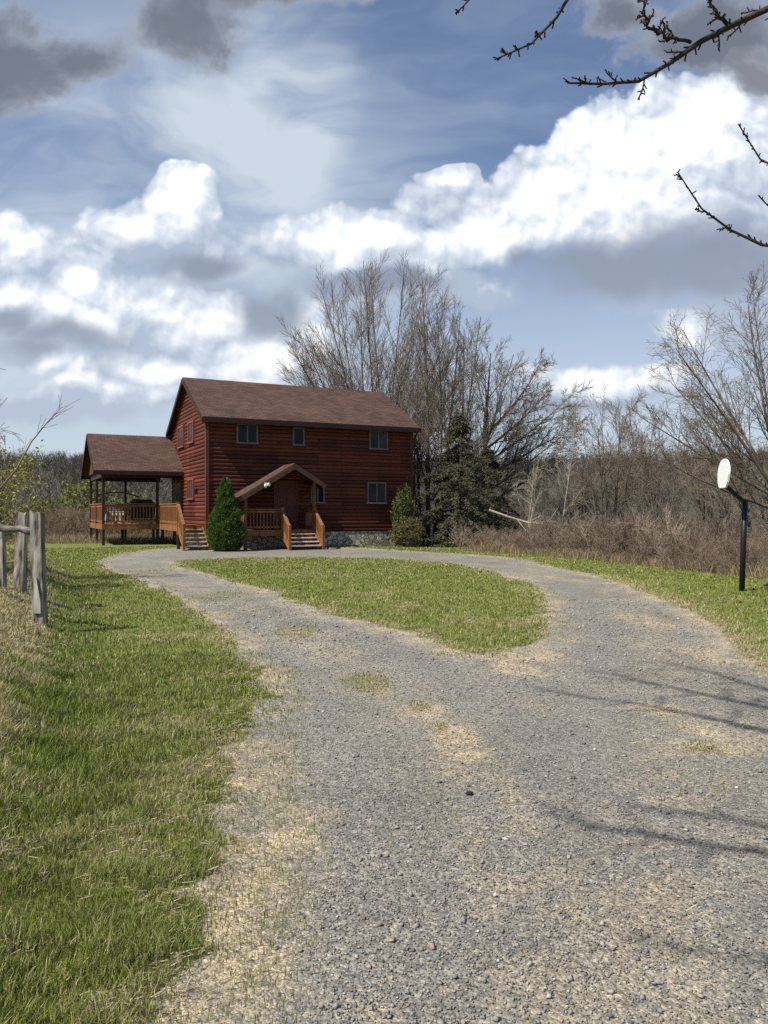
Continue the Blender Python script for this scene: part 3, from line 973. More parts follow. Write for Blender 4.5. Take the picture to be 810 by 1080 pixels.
def chair(u, v, rz, label):
    c = empty('deck_chair', loc(u, v, DF), TH + rz)
    tag(c, label, 'chair', 'pale chairs on the deck')
    s = MB()
    for i in range(5): s.box(-.27, .27, -.28 + i * .115, -.18 + i * .115, .38, .405)
    s.build('seat', MAT['pale'], c)
    b = MB()
    for i in range(5): b.beam((-.24 + i * .12, .29, .36), (-.24 + i * .14 - .04, .52, 1.02), .085, .02)
    b.build('backrest', MAT['pale'], c)
    for sx in (-.29, .29):
        l = MB(); l.box(sx - .035, sx + .035, -.28, -.2, 0, .56); l.build('leg', MAT['pale'], c)
        l = MB(); l.beam((sx, .38, 0), (sx, .26, .56), .06, .08, (0, 1, 0)); l.build('leg', MAT['pale'], c)
        l = MB(); l.box(sx - .06, sx + .06, -.34, .4, .561, .585); l.build('armrest', MAT['pale'], c)
    return c


chair(-3.0, 6.1, .5, 'pale slatted chair nearest the left end of the side deck')
chair(-2.45, 8.6, -2.4, 'pale slatted chair farther back on the side deck, near its middle')

# ------------------------------------------------------------------ trees
UP = np.array([0, 0, 1.0])


def norm(a): return a / (np.linalg.norm(a, axis=-1, keepdims=True) + 1e-9)


def children(r_, P, rad, m, ang, lenf, npt, up, wob, rr, smin=.25, smax=1.0, tip=.35, minr=0.0):
    """m side branches on every branch of P (B,n,3); lenf(s, parent_len)->length"""
    B, n, _ = P.shape
    s = smin + (smax - smin) * (np.arange(m)[None] + r_.uniform(0, 1, (B, m))) / m
    f = s * (n - 1); i = np.minimum(f.astype(int), n - 2); fr = (f - i)[..., None]
    bi = np.arange(B)[:, None]
    p0 = P[bi, i] * (1 - fr) + P[bi, i + 1] * fr
    t = norm(P[bi, i + 1] - P[bi, i])
    r0 = (rad[bi, i] * (1 - fr[..., 0]) + rad[bi, i + 1] * fr[..., 0]) * rr
    pl_ = np.linalg.norm(np.diff(P, axis=1), axis=2).sum(1)
    q = norm(np.cross(t, r_.normal(0, 1, t.shape)))
    an = np.radians(r_.normal(ang[0], ang[1], s.shape))[..., None]
    d = norm(t * np.cos(an) + q * np.sin(an))
    ln = lenf(s, pl_[:, None]) * r_.uniform(.75, 1.2, s.shape)
    pts = [p0]; step = ln[..., None] / (npt - 1)
    for k in range(npt - 1):
        d = norm(d + UP * up + r_.normal(0, wob, d.shape))
        pts.append(pts[-1] + d * step)
    C = np.stack(pts, 2).reshape(B * m, npt, 3)
    rr0 = np.maximum(r0.reshape(-1, 1), minr)
    Rd = rr0 * np.linspace(1, tip, npt)[None]
    return C, np.maximum(Rd, minr)


def stem(r_, base, d, ln, npt, r0, r1, wob=.05, up=.05):
    p = np.array(base, float); d = norm(np.array(d, float)); pts = [p]
    for k in range(npt - 1):
        d = norm(d + UP * up + r_.normal(0, wob, 3)); p = p + d * ln / (npt - 1); pts.append(p)
    return np.array([pts]), np.array([np.linspace(r0, r1, npt)])


def bare_tree(seed, stems, l1, l2, l3, l4, name, label, loc_, rz=0, group=None, bark='bark', twig='twig', minr=.006, sides=8):
    """stems: list of (base, dir, length, r0, r1, up); l*: dicts for children()"""
    r_ = np.random.default_rng(seed)
    S = [stem(r_, b, d, ln, 10, r0, r1, .022, up) for b, d, ln, r0, r1, up in stems]
    P0 = np.concatenate([s[0] for s in S]); R0 = np.concatenate([s[1] for s in S])
    P1, R1 = children(r_, P0, R0, **l1)
    P2, R2 = children(r_, P1, R1, **l2)
    thick = join([tubes(P0, R0, sides), tubes(P1, R1, 5)])
    fine = [tubes(P2, R2, 3)]
    P3, R3 = children(r_, P2, R2, **l3); fine.append(tubes(P3, R3, 3))
    if l4:
        P4, R4 = children(r_, P3, R3, **l4); fine.append(tubes(P4, R4, 3))
    root = empty(name, loc_, rz)
    tag(root, label, 'tree', group)
    link('trunk', np_mesh('trunk', *thick), MAT[bark], root, True)
    link('crown', np_mesh('crown', *join(fine)), MAT[twig], root)
    return root


def D(m, ang, lenf, npt=5, up=.05, wob=.08, rr=.55, smin=.25, smax=1.0, tip=.35, minr=.006):
    return dict(m=m, ang=ang, lenf=lenf, npt=npt, up=up, wob=wob, rr=rr, smin=smin, smax=smax, tip=tip, minr=minr)


def gz(x, y): return float(terrain(np.array([x]), np.array([y]))[0])


# big fan-shaped maple behind the roof
p = at(398, 560, 46)
stems = [((0, 0, -.2), (.0, 0, 1), 3.2, .30, .24, 0)]
for a, tl, ln in ((-33, 0, 9.0), (-29, .3, 10.2), (-25, -.3, 11.2), (-20, .3, 12.4), (-15, -.2, 13.4), (-9, .2, 14.2), (-3, -.2, 14.8), (3, .25, 14.8), (9, -.3, 14.2), (15, .2, 13.0), (21, -.2, 11.6), (28, .2, 10.6), (33, -.2, 9.6), (-31, -.4, 10.6), (24, .5, 11.2), (-18, .8, 12.4), (6, -.7, 13.6),
                  (-12, -.5, 12.5), (10, .6, 12.8), (-24, .6, 10.4), (-38, .1, 7.6)):
    stems.append(((0, 0, 1.4 + .03 * abs(a)), (math.sin(R(a)), tl * .5, math.cos(R(a))), ln, .075, .014, .006))
bare_tree(3, stems, D(17, (24, 7), lambda s, l: l * (.36 - .22 * s), 7, .02, .035, .42, .12, .92),
          D(8, (26, 8), lambda s, l: l * (.52 - .28 * s), 5, .03, .05, .5, .12, .95, minr=.007),
          D(5, (28, 9), lambda s, l: l * (.75 - .3 * s), 4, .03, .06, .6, .1, .95, minr=.006), None,
          'maple_tree', 'tall bare fan shaped tree rising behind the cabin roof', (p.x, p.y, gz(p.x, p.y)))
# tall upright multi-stem tree beside the right gable
p = at(452, 575, 41)
stems = []
for bx_, by_, dx, dy, ln, r0 in ((0, 0, .0, 0, 14.4, .14), (.35, .3, .10, .05, 13.4, .08), (.9, -.2, .16, 0, 12.8, .10), (-.4, .2, -.06, .1, 11.6, .09),
                                 (1.4, .1, .24, .1, 11.2, .09), (.6, .6, .04, .2, 13.6, .11), (1.2, .5, .14, .15, 12.2, .08), (.2, -.3, .07, -.1, 11.4, .075), (-.2, .5, -.1, 0, 9.8, .07)):
    stems.append(((bx_, by_, -.3), (dx, dy, 1), ln, r0, .02, .02))
bare_tree(5, stems, D(18, (27, 8), lambda s, l: l * (.34 - .22 * s) , 7, .02, .035, .40, .16, .92),
          D(8, (27, 9), lambda s, l: l * (.52 - .28 * s), 5, .03, .05, .5, .12, .95, minr=.007),
          D(5, (28, 9), lambda s, l: l * (.75 - .3 * s), 4, .03, .06, .6, .1, .95, minr=.006), None,
          'multistem_tree', 'tall bare tree with several upright stems right beside the cabin', (p.x, p.y, gz(p.x, p.y)))
# wide spreading tree right of it with low drooping limbs
p = at(506, 572, 43)
stems = [((0, 0, -.3), (.08, 0, 1), 11.0, .19, .02, .0)]
for z, dx, dy, ln, u in ((2.0, .9, .2, 6.0, -.0), (2.8, .8, -.2, 6.4, .02), (3.6, .85, .1, 6.2, .0), (4.4, .75, -.3, 6.2, .03), (5.2, .7, .3, 5.6, .03), (3.2, .6, .6, 6, .03), (6.0, .55, -.1, 5.4, .03), (4, -.3, .3, 6.5, .06)):
    stems.append(((.03 * z, 0, z), (dx, dy, .55), ln, .085, .012, u))
bare_tree(8, stems, D(15, (34, 10), lambda s, l: l * (.42 - .24 * s), 6, .03, .07, .5, .15),
          D(9, (36, 12), lambda s, l: l * (.5 - .2 * s), 5, .02, .1, .55, .1, minr=.008),
          D(6, (38, 12), lambda s, l: l * .5, 4, .02, .1, .6, .1, minr=.008), None,
          'spreading_tree', 'bare tree with long limbs drooping to the right behind the dark spruce', (p.x, p.y, gz(p.x, p.y)), 0, None, 'bark', 'twig')
# big bare tree at the right edge
p = at(826, 600, 25)
stems = [((0, 0, -.3), (-.05, 0, 1), 3.0, .24, .2, 0)]
for a, dy, ln, z in ((-58, .1, 5.2, 2.0), (-44, -.2, 6.0, 2.1), (-30, .2, 6.3, 2.2), (-16, -.1, 6.4, 2.3), (-2, .2, 6.4, 2.3), (14, -.2, 6.2, 2.2), (30, .1, 5.5, 2.2), (-38, .5, 5.6, 2.0), (-70, -.2, 4.4, 1.6)):
    stems.append(((-.08, 0, z), (math.sin(R(a)), dy, math.cos(R(a))), ln, .065, .010, .012))
bare_tree(12, stems, D(13, (32, 9), lambda s, l: l * (.42 - .25 * s), 6, .04, .06, .42, .2),
          D(7, (36, 12), lambda s, l: l * (.5 - .2 * s), 5, .03, .1, .55, .1, minr=.005),
          D(6, (38, 12), lambda s, l: l * .5, 4, .02, .1, .6, .1, minr=.005), None,
          'oak_tree', 'large bare branching tree on the right edge behind the basketball pole', (p.x, p.y, gz(p.x, p.y)), 0, None, 'bark', 'twig', .005)


def small_tree(seed, px, Y, h, nst, spread, label, bark='bark', twig='twig', group=None, name='bare_tree', rr0=.06, lean=0.0, m1=12, m2=6):
    r_ = np.random.default_rng(seed)
    x, y = (px - HX) / FPX * Y, Y
    stems = []
    for i in range(nst):
        a = r_.uniform(0, 6.28); q = spread * r_.uniform(.3, 1)
        stems.append(((.15 * math.cos(a), .15 * math.sin(a), -.2), (math.cos(a) * q + lean, math.sin(a) * q, 1), h * r_.uniform(.75, 1.03), rr0 * r_.uniform(.7, 1.1), .01, .02))
    return bare_tree(seed, stems, D(m1, (34, 10), lambda s, l: l * (.42 - .25 * s), 5, .05, .09, .5, .25),
                     D(m2, (36, 12), lambda s, l: l * (.5 - .2 * s), 4, .03, .1, .55, .1, minr=.006),
                     D(4, (38, 12), lambda s, l: l * .5, 3, .02, .1, .6, .1, minr=.006), None,
                     name, label, (x, y, gz(x, y)), 0, group, bark, twig, .006, 6)


MG = 'bare trees along the right thicket'
small_tree(21, 640, 33, 6.2, 6, .28, 'multi stemmed bare grey tree in the middle of the right thicket', group=MG, name='thicket_tree')
small_tree(22, 700, 36, 7.0, 5, .35, 'rounded bare tree highest against the sky in the right thicket', group=MG, name='thicket_tree')
small_tree(23, 742, 40, 8.2, 4, .30, 'bare tree just left of the white backboard, behind the brush', group=MG, name='thicket_tree')
small_tree(24, 672, 44, 7.4, 4, .32, 'hazy bare tree behind the multi stemmed thicket tree', group=MG, name='thicket_tree')
small_tree(25, 612, 46, 5.2, 4, .3, 'low bare tree right of the pale saplings, near the hill line', group=MG, name='thicket_tree')
small_tree(26, 800, 31, 6.6, 5, .4, 'tangled bare tree behind the black pole at the right edge', group=MG, name='thicket_tree')
small_tree(27, 765, 34, 5.6, 5, .4, 'low wide bare tree below the right edge tree', group=MG, name='thicket_tree')
small_tree(28, 585, 37, 6.3, 2, .12, 'slim pale sapling leaning right of the dark spruce', 'pale_bark', 'pale_bark', 'pale saplings by the spruce', 'sapling', .04, .12, 8, 4)
small_tree(29, 551, 36, 5.0, 2, .15, 'short pale sapling nearest the dark spruce on its right', 'pale_bark', 'pale_bark', 'pale saplings by the spruce', 'sapling', .045, .1, 8, 4)
small_tree(31, -84, 17, 6.0, 4, .3, 'tall bare tree at the left edge with twigs against the sky', name='bare_tree', rr0=.07)


# ---- leafy things
def leaf_cloud(r_, P, size, c0, c1, squash=1.0, orient=None):
    n = len(P)
    d1 = norm(r_.normal(0, 1, (n, 3))); d2 = norm(np.cross(d1, r_.normal(0, 1, (n, 3))))
    if orient is not None:
        d1 = norm(orient + .5 * d1); d2 = norm(np.cross(d1, r_.normal(0, 1, (n, 3))))
    s = size * r_.uniform(.6, 1.35, (n, 1))
    V = np.stack([P - d1 * s, P + d2 * s * .45 * squash, P + d1 * s, P - d2 * s * .45 * squash], 1).reshape(-1, 3)
    g = r_.uniform(0, 1, (n, 1))
    C = np.repeat(np.array(c0) * (1 - g) + np.array(c1) * g, 4, 0)
    return V, np.arange(4 * n).reshape(n, 4), C


def conical_evergreen(px, Y, h, rad, label):
    r_ = np.random.default_rng(44)
    x, y = (px - HX) / FPX * Y, Y
    root = empty('arborvitae', (x, y, gz(x, y))); tag(root, label, 'shrub')
    prof = lambda t: rad * np.where(t < .22, .78 + 1.0 * t, (1 - t) ** .78 * 1.21)
    k = 16
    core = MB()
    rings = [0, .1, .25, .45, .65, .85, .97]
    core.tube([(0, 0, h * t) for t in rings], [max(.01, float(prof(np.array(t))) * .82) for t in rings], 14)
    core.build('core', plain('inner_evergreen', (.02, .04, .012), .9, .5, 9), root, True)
    n = 26000
    t = r_.uniform(0, 1, n) ** 1.25; a = r_.uniform(0, 6.283, n)
    lump = .24 * (fbm(a * 2.2, t * 11, 1.0, 4, 5) - .5) * 2 + .05 * np.sin(a * 7 + t * 20)
    q = prof(t) * (r_.uniform(.80, 1.03, n)) + lump * rad
    P = np.stack([q * np.cos(a), q * np.sin(a), .06 + t * (h + .04)], 1)
    o = np.stack([np.cos(a) * .9, np.sin(a) * .9, np.full(n, .9)], 1)
    V, F, C = leaf_cloud(r_, P, .055, (.045, .095, .016), (.125, .20, .038), .9, o)
    link('foliage', np_mesh('foliage', V, F, C), MAT['leaf'], root)
    tr = MB(); tr.tube([(0, 0, -.2), (0, 0, .3)], [.07, .06], 8); tr.build('trunk', MAT['dark_bark'], root)


conical_evergreen(238, 31.6, 2.86, .74, 'bright green cone shaped evergreen between the two flights of cabin steps')


def shrub(name, px, Y, h, rad, label, c0, c1, n=6000, size=.05, seed=1, zc=.5, mat='leaf', group=None):
    r_ = np.random.default_rng(seed)
    x, y = (px - HX) / FPX * Y, Y
    root = empty(name, (x, y, gz(x, y))); tag(root, label, 'shrub', group)
    d = norm(r_.normal(0, 1, (n, 3))); q = r_.uniform(.55, 1.05, (n, 1)) ** .6
    lump = 1 + 1.3 * (fbm(d[:, 0] * 2 + 5, d[:, 1] * 2 + d[:, 2] * 2.5, 1.5, 4, seed)[:, None] - .5)
    P = d * q * lump * np.array([rad, rad, h * .5]) + np.array([0, 0, h * zc])
    P = P[P[:, 2] > .02]
    V, F, C = leaf_cloud(r_, P, size, c0, c1)
    link('foliage', np_mesh('foliage', V, F, C), MAT[mat], root)
    S = [stem(r_, (0, 0, -.1), (r_.normal(0, .35), r_.normal(0, .35), 1), h * .8, 5, .025, .006, .1) for _ in range(9)]
    v, f = tubes(np.concatenate([s[0] for s in S]), np.concatenate([s[1] for s in S]), 4)
    link('stems', np_mesh('stems', v, f), MAT['dark_bark'], root)


shrub('evergreen_shrub', 426.5, 36.4, 2.75, .5, 'tall green shrub against the right front corner of the cabin', (.05, .075, .018), (.12, .15, .04), 5500, .05, 51, .52)
shrub('round_shrub', 429, 35.2, 1.25, .72, 'low round olive brown shrub at the right end of the stone foundation', (.075, .07, .028), (.16, .14, .06), 5000, .045, 52)


def spruce(px, Y, h, rad, label, seed=61):
    r_ = np.random.default_rng(seed)
    x, y = (px - HX) / FPX * Y, Y
    root = empty('spruce_tree', (x, y, gz(x, y))); tag(root, label, 'tree')
    P0, R0 = stem(r_, (0, 0, -.2), (.02, 0, 1), h, 8, .16, .015, .01)
    link('trunk', np_mesh('trunk', *tubes(P0, R0, 8)), MAT['dark_bark'], root, True)
    n = 165
    t = .03 + .94 * r_.uniform(0, 1, n) ** 1.15; a = r_.uniform(0, 6.283, n)
    ln = rad * (1 - t) ** .95 * r_.uniform(.45, 1.2, n) + .12
    pts = []
    for k in range(6):
        s = k / 5
        rr_ = ln * s
        z = h * t + np.minimum(ln, 1.9 * h * t) * (.06 * s - .5 * s * s + .12 * s ** 3)
        pts.append(np.stack([rr_ * np.cos(a + .15 * s), rr_ * np.sin(a + .15 * s), z], 1))
    P = np.stack(pts, 1); Rd = np.linspace(.028, .006, 6)[None] * np.ones((n, 1))
    bv, bf = tubes(P, Rd, 4)
    link('branches', np_mesh('branches', bv, bf), MAT['dark_bark'], root)
    m = 42000
    b = r_.integers(0, n, m); s = r_.uniform(.12, 1, m) ** .8 * 5; i = np.minimum(s.astype(int), 4); f_ = (s - i)[:, None]
    Q = P[b, i] * (1 - f_) + P[b, i + 1] * f_
    side = norm(r_.normal(0, 1, (m, 3)) * np.array([1, 1, .5]) + np.array([0, 0, -.45]))
    tw = r_.uniform(0, 1, (m, 1)) ** 1.4 * .26
    Q = Q + side * tw
    V, F, C = leaf_cloud(r_, Q, .065, (.045, .045, .026), (.13, .12, .07), .6, side)
    link('needles', np_mesh('needles', V, F, C), MAT['needle'], root)


spruce(484, 37.6, 6.8, 3.7, 'dark ragged spruce among bare stems right of the cabin')
spruce(514, 41.0, 5.4, 3.0, 'smaller dark spruce leaning out to the right behind the ragged one', 63)


# ---- budding shrub at the left edge
def budding(px, Y, h, rad, label, seed=71, n=1600):
    r_ = np.random.default_rng(seed)
    x, y = (px - HX) / FPX * Y, Y
    root = empty('budding_shrub', (x, y, gz(x, y))); tag(root, label, 'shrub')
    S = [stem(r_, (r_.normal(0, .2), r_.normal(0, .2), -.2), (r_.normal(0, .5), r_.normal(0, .5), 1), h * r_.uniform(.6, 1), 7, .035, .006, .1, .02) for _ in range(14)]
    P0 = np.concatenate([s[0] for s in S]); R0 = np.concatenate([s[1] for s in S])
    P1, R1 = children(r_, P0, R0, 10, (40, 12), lambda s, l: l * .35, 5, .03, .12, .6, .2, minr=.005)
    P2, R2 = children(r_, P1, R1, 6, (42, 12), lambda s, l: l * .45, 4, .02, .12, .6, .2, minr=.004)
    link('stems', np_mesh('stems', *join([tubes(P0, R0, 5), tubes(P1, R1, 4), tubes(P2, R2, 3)])), MAT['twig'], root)
    A = P2.reshape(-1, 3); A = A[A[:, 2] < h * .95]
    Q = A[r_.integers(0, len(A), n * 4)] + r_.normal(0, .05, (n * 4, 3))
    V, F, C = leaf_cloud(r_, Q, .035, (.15, .16, .03), (.34, .33, .08))
    link('leaves', np_mesh('leaves', V, F, C), MAT['leaf'], root)


budding(-14, 15.5, 2.75, 1.1, 'yellow green budding shrub behind the fence at the left edge')
# lone bent stem leaning out over the fence
b_ = at(-4, 520, 15)
r_ = np.random.default_rng(5)
pts = [b_, at(18, 494, 15), at(33, 466, 15), at(47, 449, 15), at(58, 437, 15), at(66, 429, 15)]
P = np.array([[tuple(q) for q in [Vector((b_.x - .25, 15, gz(b_.x - .25, 15) - .1))] + pts]])
Rd = np.array([[.03, .024, .02, .014, .011, .008, .004]])
C1, CR = children(r_, P, Rd, 12, (30, 8), lambda s, l: l * .1, 4, .05, .1, .5, .55, minr=.004)
bs_ = empty('bent_sapling', (b_.x - .25, 15, gz(b_.x - .25, 15) - .1)); tag(bs_, 'single thin bare stem bending right above the left fence', 'tree')
o_ = np.array([b_.x - .25, 15, gz(b_.x - .25, 15) - .1])
link('trunk', np_mesh('trunk', *tubes(P - o_, Rd, 5)), MAT['twig'], bs_, True)
link('twigs', np_mesh('twigs', *tubes(C1 - o_, CR, 3)), MAT['twig'], bs_)


# pale green bushes far down the left field
for i, (px, Y, h, rad, c0, c1, lab) in enumerate((
        (92, 75, 5.2, 2.4, (.10, .12, .03), (.20, .20, .06), 'pale yellow green bush in the field left of the side porch'),
        (62, 96, 4.0, 3.4, (.07, .085, .03), (.13, .13, .05), 'low dull green bush far down the left field'),
        (140, 90, 4.2, 3.6, (.09, .11, .035), (.17, .17, .06), 'pale green bush seen through the side porch'),
        (45, 84, 2.8, 2.6, (.09, .09, .03), (.16, .15, .05), 'small olive bush in the brown brush above the fence posts'))):
    shrub('field_bush', px, Y, h, rad, lab, c0, c1, 2600, .17, 80 + i, .5, 'leaf', 'bushes in the field behind the side porch')

# fallen pale branch right of the spruce
fb = empty('fallen_branch', (*at(540, 553, 33).xy, 0))
tag(fb, 'pale fallen branch propped in the brush right of the spruce', 'branch')
o_ = np.array(fb.location)
P = np.array([[tuple(at(*q)) for q in ((516, 538, 33.5), (536, 545, 33.2), (556, 551, 33), (574, 553, 32.8), (592, 555, 32.6))]])
Rd = np.array([[.055, .05, .04, .03, .012]])
r_ = np.random.default_rng(15)
C1, CR = children(r_, P, Rd, 7, (35, 10), lambda s, l: l * .3, 4, -.03, .1, .5, .3, minr=.01)
link('limb', np_mesh('limb', *join([tubes(P - o_, Rd, 6), tubes(C1 - o_, CR, 4)])), MAT['pale_bark'], fb, True)


# ---- overhanging tree: trunk right behind the photographer, limbs over the drive
SUN_H = Vector((-.83, -.557)).normalized(); SUN_EL = R(52)
KSH = 1 / math.tan(SUN_EL)
TRK = Vector((3.6, -1.3, 0))
ov = empty('overhanging_tree', TRK)
tag(ov, 'bare tree whose dark twigs hang into the sky at the upper right', 'tree')
o_ = np.array(TRK)
r_ = np.random.default_rng(31)


def resample(pts, n):
    A = np.array([tuple(q) for q in pts], float)
    s = np.concatenate([[0], np.cumsum(np.linalg.norm(np.diff(A, axis=0), axis=1))]); s /= s[-1]
    # Catmull-like smoothing by dense linear + running mean
    t = np.linspace(0, 1, n)
    B = np.stack([np.interp(t, s, A[:, i]) for i in range(3)], 1)
    for _ in range(2):
        B[1:-1] = .25 * B[:-2] + .5 * B[1:-1] + .25 * B[2:]
    return B


trunkP = np.array([[(0, 0, -.3), (.02, 0, 1), (0, .03, 2), (-.04, .05, 3.2), (-.1, .1, 4.6), (-.1, .15, 6), (0, .2, 7.5), (.1, .2, 9)]]); trunkR = np.array([[.30, .24, .22, .2, .16, .12, .07, .03]])
link('trunk', np_mesh('trunk', *tubes(trunkP, trunkR, 12)), MAT['bark'], ov, True)


def spurs(P, Rd, m, ln, ang=(48, 14), smin=.3, npt=4):
    return children(r_, P, Rd, m, ang, lambda s, l: ln * (1.1 - .4 * s), npt, .06, .16, .7, smin, 1.0, .6, .0035)


def limb(pts, r0, r1, m=16, ln=.16, smin=.3, n=22, wobble=.012, cap=.0042):
    B = resample(pts, n)
    B[2:] += r_.normal(0, wobble, (n - 2, 3))
    P = B[None]; Rd = np.linspace(r0, r1, n)[None]; Rd[:, -5:] *= np.linspace(1, .55, 5)
    C1, R1 = spurs(P, Rd, int(m * 1.5), ln * .75, (44, 12), smin, 5)
    R1 = np.minimum(R1, cap)
    C3, R3 = spurs(P, Rd, int(m * 4.5), ln * .34, (52, 16), smin, 3)
    R3 = np.minimum(R3, .0046)
    C2, R2 = spurs(C1, R1, 5, ln * .17, (45, 14), .15, 3)
    # a fan of buds at the tip
    C4, R4 = spurs(P[:, -4:], Rd[:, -4:], 6, ln * .3, (30, 12), .3, 3)
    v, f = join([tubes(P - o_, Rd, 8), tubes(C1 - o_, R1, 5), tubes(C2 - o_, np.minimum(R2, .0036), 4), tubes(C3 - o_, R3, 4), tubes(C4 - o_, np.minimum(R4, .004), 4)])
    return link('limb', np_mesh('limb', v, f), MAT['dark_bark'], ov, True)


fork = TRK + Vector((-.04, .05, 3.3))
limb([fork, (3.4, 1.0, 3.9), (2.7, 2.9, 4.25), at(815, 8, 4.0), at(770, 30, 3.95), at(735, 44, 3.9), at(712, 62, 3.88), at(690, 80, 3.86), at(655, 99, 3.83), at(622, 104, 3.8), at(598, 88, 3.78)], .06, .008, 15, .17, .55, 34, .008)
a0 = at(728, 45, 3.9)
limb([a0, at(712, 39, 3.85), at(696, 40, 3.8), at(684, 25, 3.75), at(675, -4, 3.7)], .009, .006, 9, .10, .2, 14, .008)
limb([at(770, 30, 3.95), at(756, 14, 3.9), at(744, -6, 3.9)], .012, .006, 4, .08, .2, 8, .006)
limb([fork + Vector((0, .05, .5)), (3.1, 1.2, 4.8), (2.0, 2.6, 5.0), at(640, -90, 3.6), at(604, -4, 3.55), at(594, 22, 3.53), at(582, 45, 3.5), at(562, 64, 3.48), at(540, 72, 3.45), at(519, 62, 3.42)], .045, .006, 13, .11, .62, 30, .008)
limb([fork + Vector((0, .05, .9)), (2.6, 1.4, 5.4), (1.4, 2.6, 5.2), at(545, -60, 3.5), at(520, -14, 3.5), at(508, 6, 3.5), at(490, 8, 3.5)], .04, .006, 9, .10, .66, 26, .008)
limb([fork, (3.9, 1.2, 3.3), (3.4, 3.2, 3.1), at(840, 272, 4.5), at(808, 266, 4.45), at(785, 258, 4.4), at(757, 248, 4.35), at(735, 228, 4.32), at(724, 208, 4.3), at(714, 182, 4.3)], .045, .006, 15, .12, .5, 30, .008)
limb([fork + Vector((0, .05, .2)), (4.0, 1.3, 3.7), (3.3, 3.3, 3.5), at(842, 200, 4.3), at(812, 190, 4.25), at(796, 178, 4.22), at(786, 160, 4.2), at(776, 132, 4.2)], .035, .006, 12, .10, .5, 26, .008)
limb([(3.3, 3.35, 3.5), at(838, 250, 4.2), at(814, 228, 4.2), at(800, 208, 4.2)], .012, .006, 7, .07, .3, 12, .006)


def shadow_limb(pxs, H, r0, r1, m, ln):
    """limb high overhead whose shadow falls along these points of the drive"""
    pts = [fork + Vector((0, 0, min(5.0, (H - 3.3) * .8)))]
    for px, py in reversed(pxs):
        gx, gy = gnd(px, py)
        pts.append(Vector((gx + SUN_H.x * KSH * H, gy + SUN_H.y * KSH * H, H)))
    mid = pts[0].lerp(pts[1], .5); mid.z += .25
    pts.insert(1, mid)
    limb(pts, r0, r1, m, ln * 1.7, .35, 26, .03, .016)


shadow_limb([(568, 853), (640, 870), (700, 882), (812, 897)], 7.0, .10, .016, 16, .32)
shadow_limb([(650, 842), (730, 858), (812, 872)], 7.6, .085, .016, 12, .3)
shadow_limb([(672, 985), (740, 996), (815, 1014)], 6.6, .085, .016, 10, .2)
shadow_limb([(572, 724), (650, 736), (720, 748), (812, 770)], 8.2, .10, .016, 14, .4)
shadow_limb([(615, 704), (680, 713), (740, 729), (812, 745)], 8.8, .095, .016, 14, .4)
shadow_limb([(690, 695), (760, 708), (815, 728)], 9.0, .085, .016, 10, .4)

# ------------------------------------------------------------------ brush, woods
def variant(seed, h, nst, spread, lvl=2, m1=7, m2=5, r0=.012, minr=.005):
    r_ = np.random.default_rng(seed)
    S = [stem(r_, (r_.normal(0, .12) * h, r_.normal(0, .12) * h, -.1), (r_.normal(0, spread), r_.normal(0, spread), 1), h * r_.uniform(.6, 1.05), 4, r0, minr, .1, .02) for _ in range(nst)]
    P0 = np.concatenate([s[0] for s in S]); R0 = np.concatenate([s[1] for s in S])
    P1, R1 = children(r_, P0, R0, m1, (35, 12), lambda s, l: l * (.5 - .25 * s), 3, .05, .12, .6, .2, minr=minr)
    parts = [tubes(P0, R0, 3), tubes(P1, R1, 3)]
    if lvl > 1:
        P2, R2 = children(r_, P1, R1, m2, (38, 12), lambda s, l: l * .5, 2, .03, .12, .6, .15, minr=minr)
        parts.append(tubes(P2, R2, 3))
    return join(parts)


def mass(name, label, cat, variants, X, Y, S, cols, mat):
    V, F, C, n = [], [], [], 0
    r_ = np.random.default_rng(len(X))
    Z = terrain(X, Y)
    for i in range(len(X)):
        v, f = variants[i % len(variants)]
        a = r_.uniform(0, 6.28); c, s = math.cos(a), math.sin(a)
        q = np.stack([v[:, 0] * c - v[:, 1] * s, v[:, 0] * s + v[:, 1] * c, v[:, 2]], 1) * S[i]
        q[:, 0] += X[i]; q[:, 1] += Y[i]; q[:, 2] += Z[i]
        V.append(q); F.append(f + n); n += len(v)
        C.append(np.broadcast_to(cols[i], v.shape))
    o = link(name, np_mesh(name, np.concatenate(V), np.concatenate(F), np.concatenate(C)), MAT[mat])
    return tag(o, label, cat, kind='stuff')


BV = [variant(100 + i, 1.0, 9, .28, 2, 6, 4, .008, .004) for i in range(6)]
# edge of the right thicket: from behind the spruce to the right border of the picture
r_ = np.random.default_rng(77)
edge = [gnd(505, 582), gnd(560, 585), gnd(620, 590), gnd(690, 597), gnd(760, 604), gnd(830, 612)]
n = 420
s = r_.uniform(0, len(edge) - 1.001, n); i = s.astype(int); f_ = (s - i)
E = np.array(edge)
base = E[i] * (1 - f_)[:, None] + E[i + 1] * f_[:, None]
depth = r_.uniform(0, 1, n) ** 1.3 * 15
X = base[:, 0] + depth * .35 * (base[:, 0] / 12) + r_.normal(0, .5, n); Y = base[:, 1] + depth + .5 + 1.6 * (fbm(base[:, 0], base[:, 1], .5, 3, 23) - .3)
S = (.05 + 1.7 * fbm(X, Y, .4, 3, 19) ** 1.3) * r_.uniform(.7, 1.35, n) * (1 + .035 * depth)
g = r_.uniform(0, 1, n)[:, None]
cols = np.array([.12, .078, .058]) * (1 - g) + np.array([.29, .23, .18]) * g
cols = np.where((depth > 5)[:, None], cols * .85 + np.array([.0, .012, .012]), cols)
mass('brush', 'reddish brown tangle of leafless brush along the right lawn edge', 'brush', BV, X, Y, S, cols, 'brush')
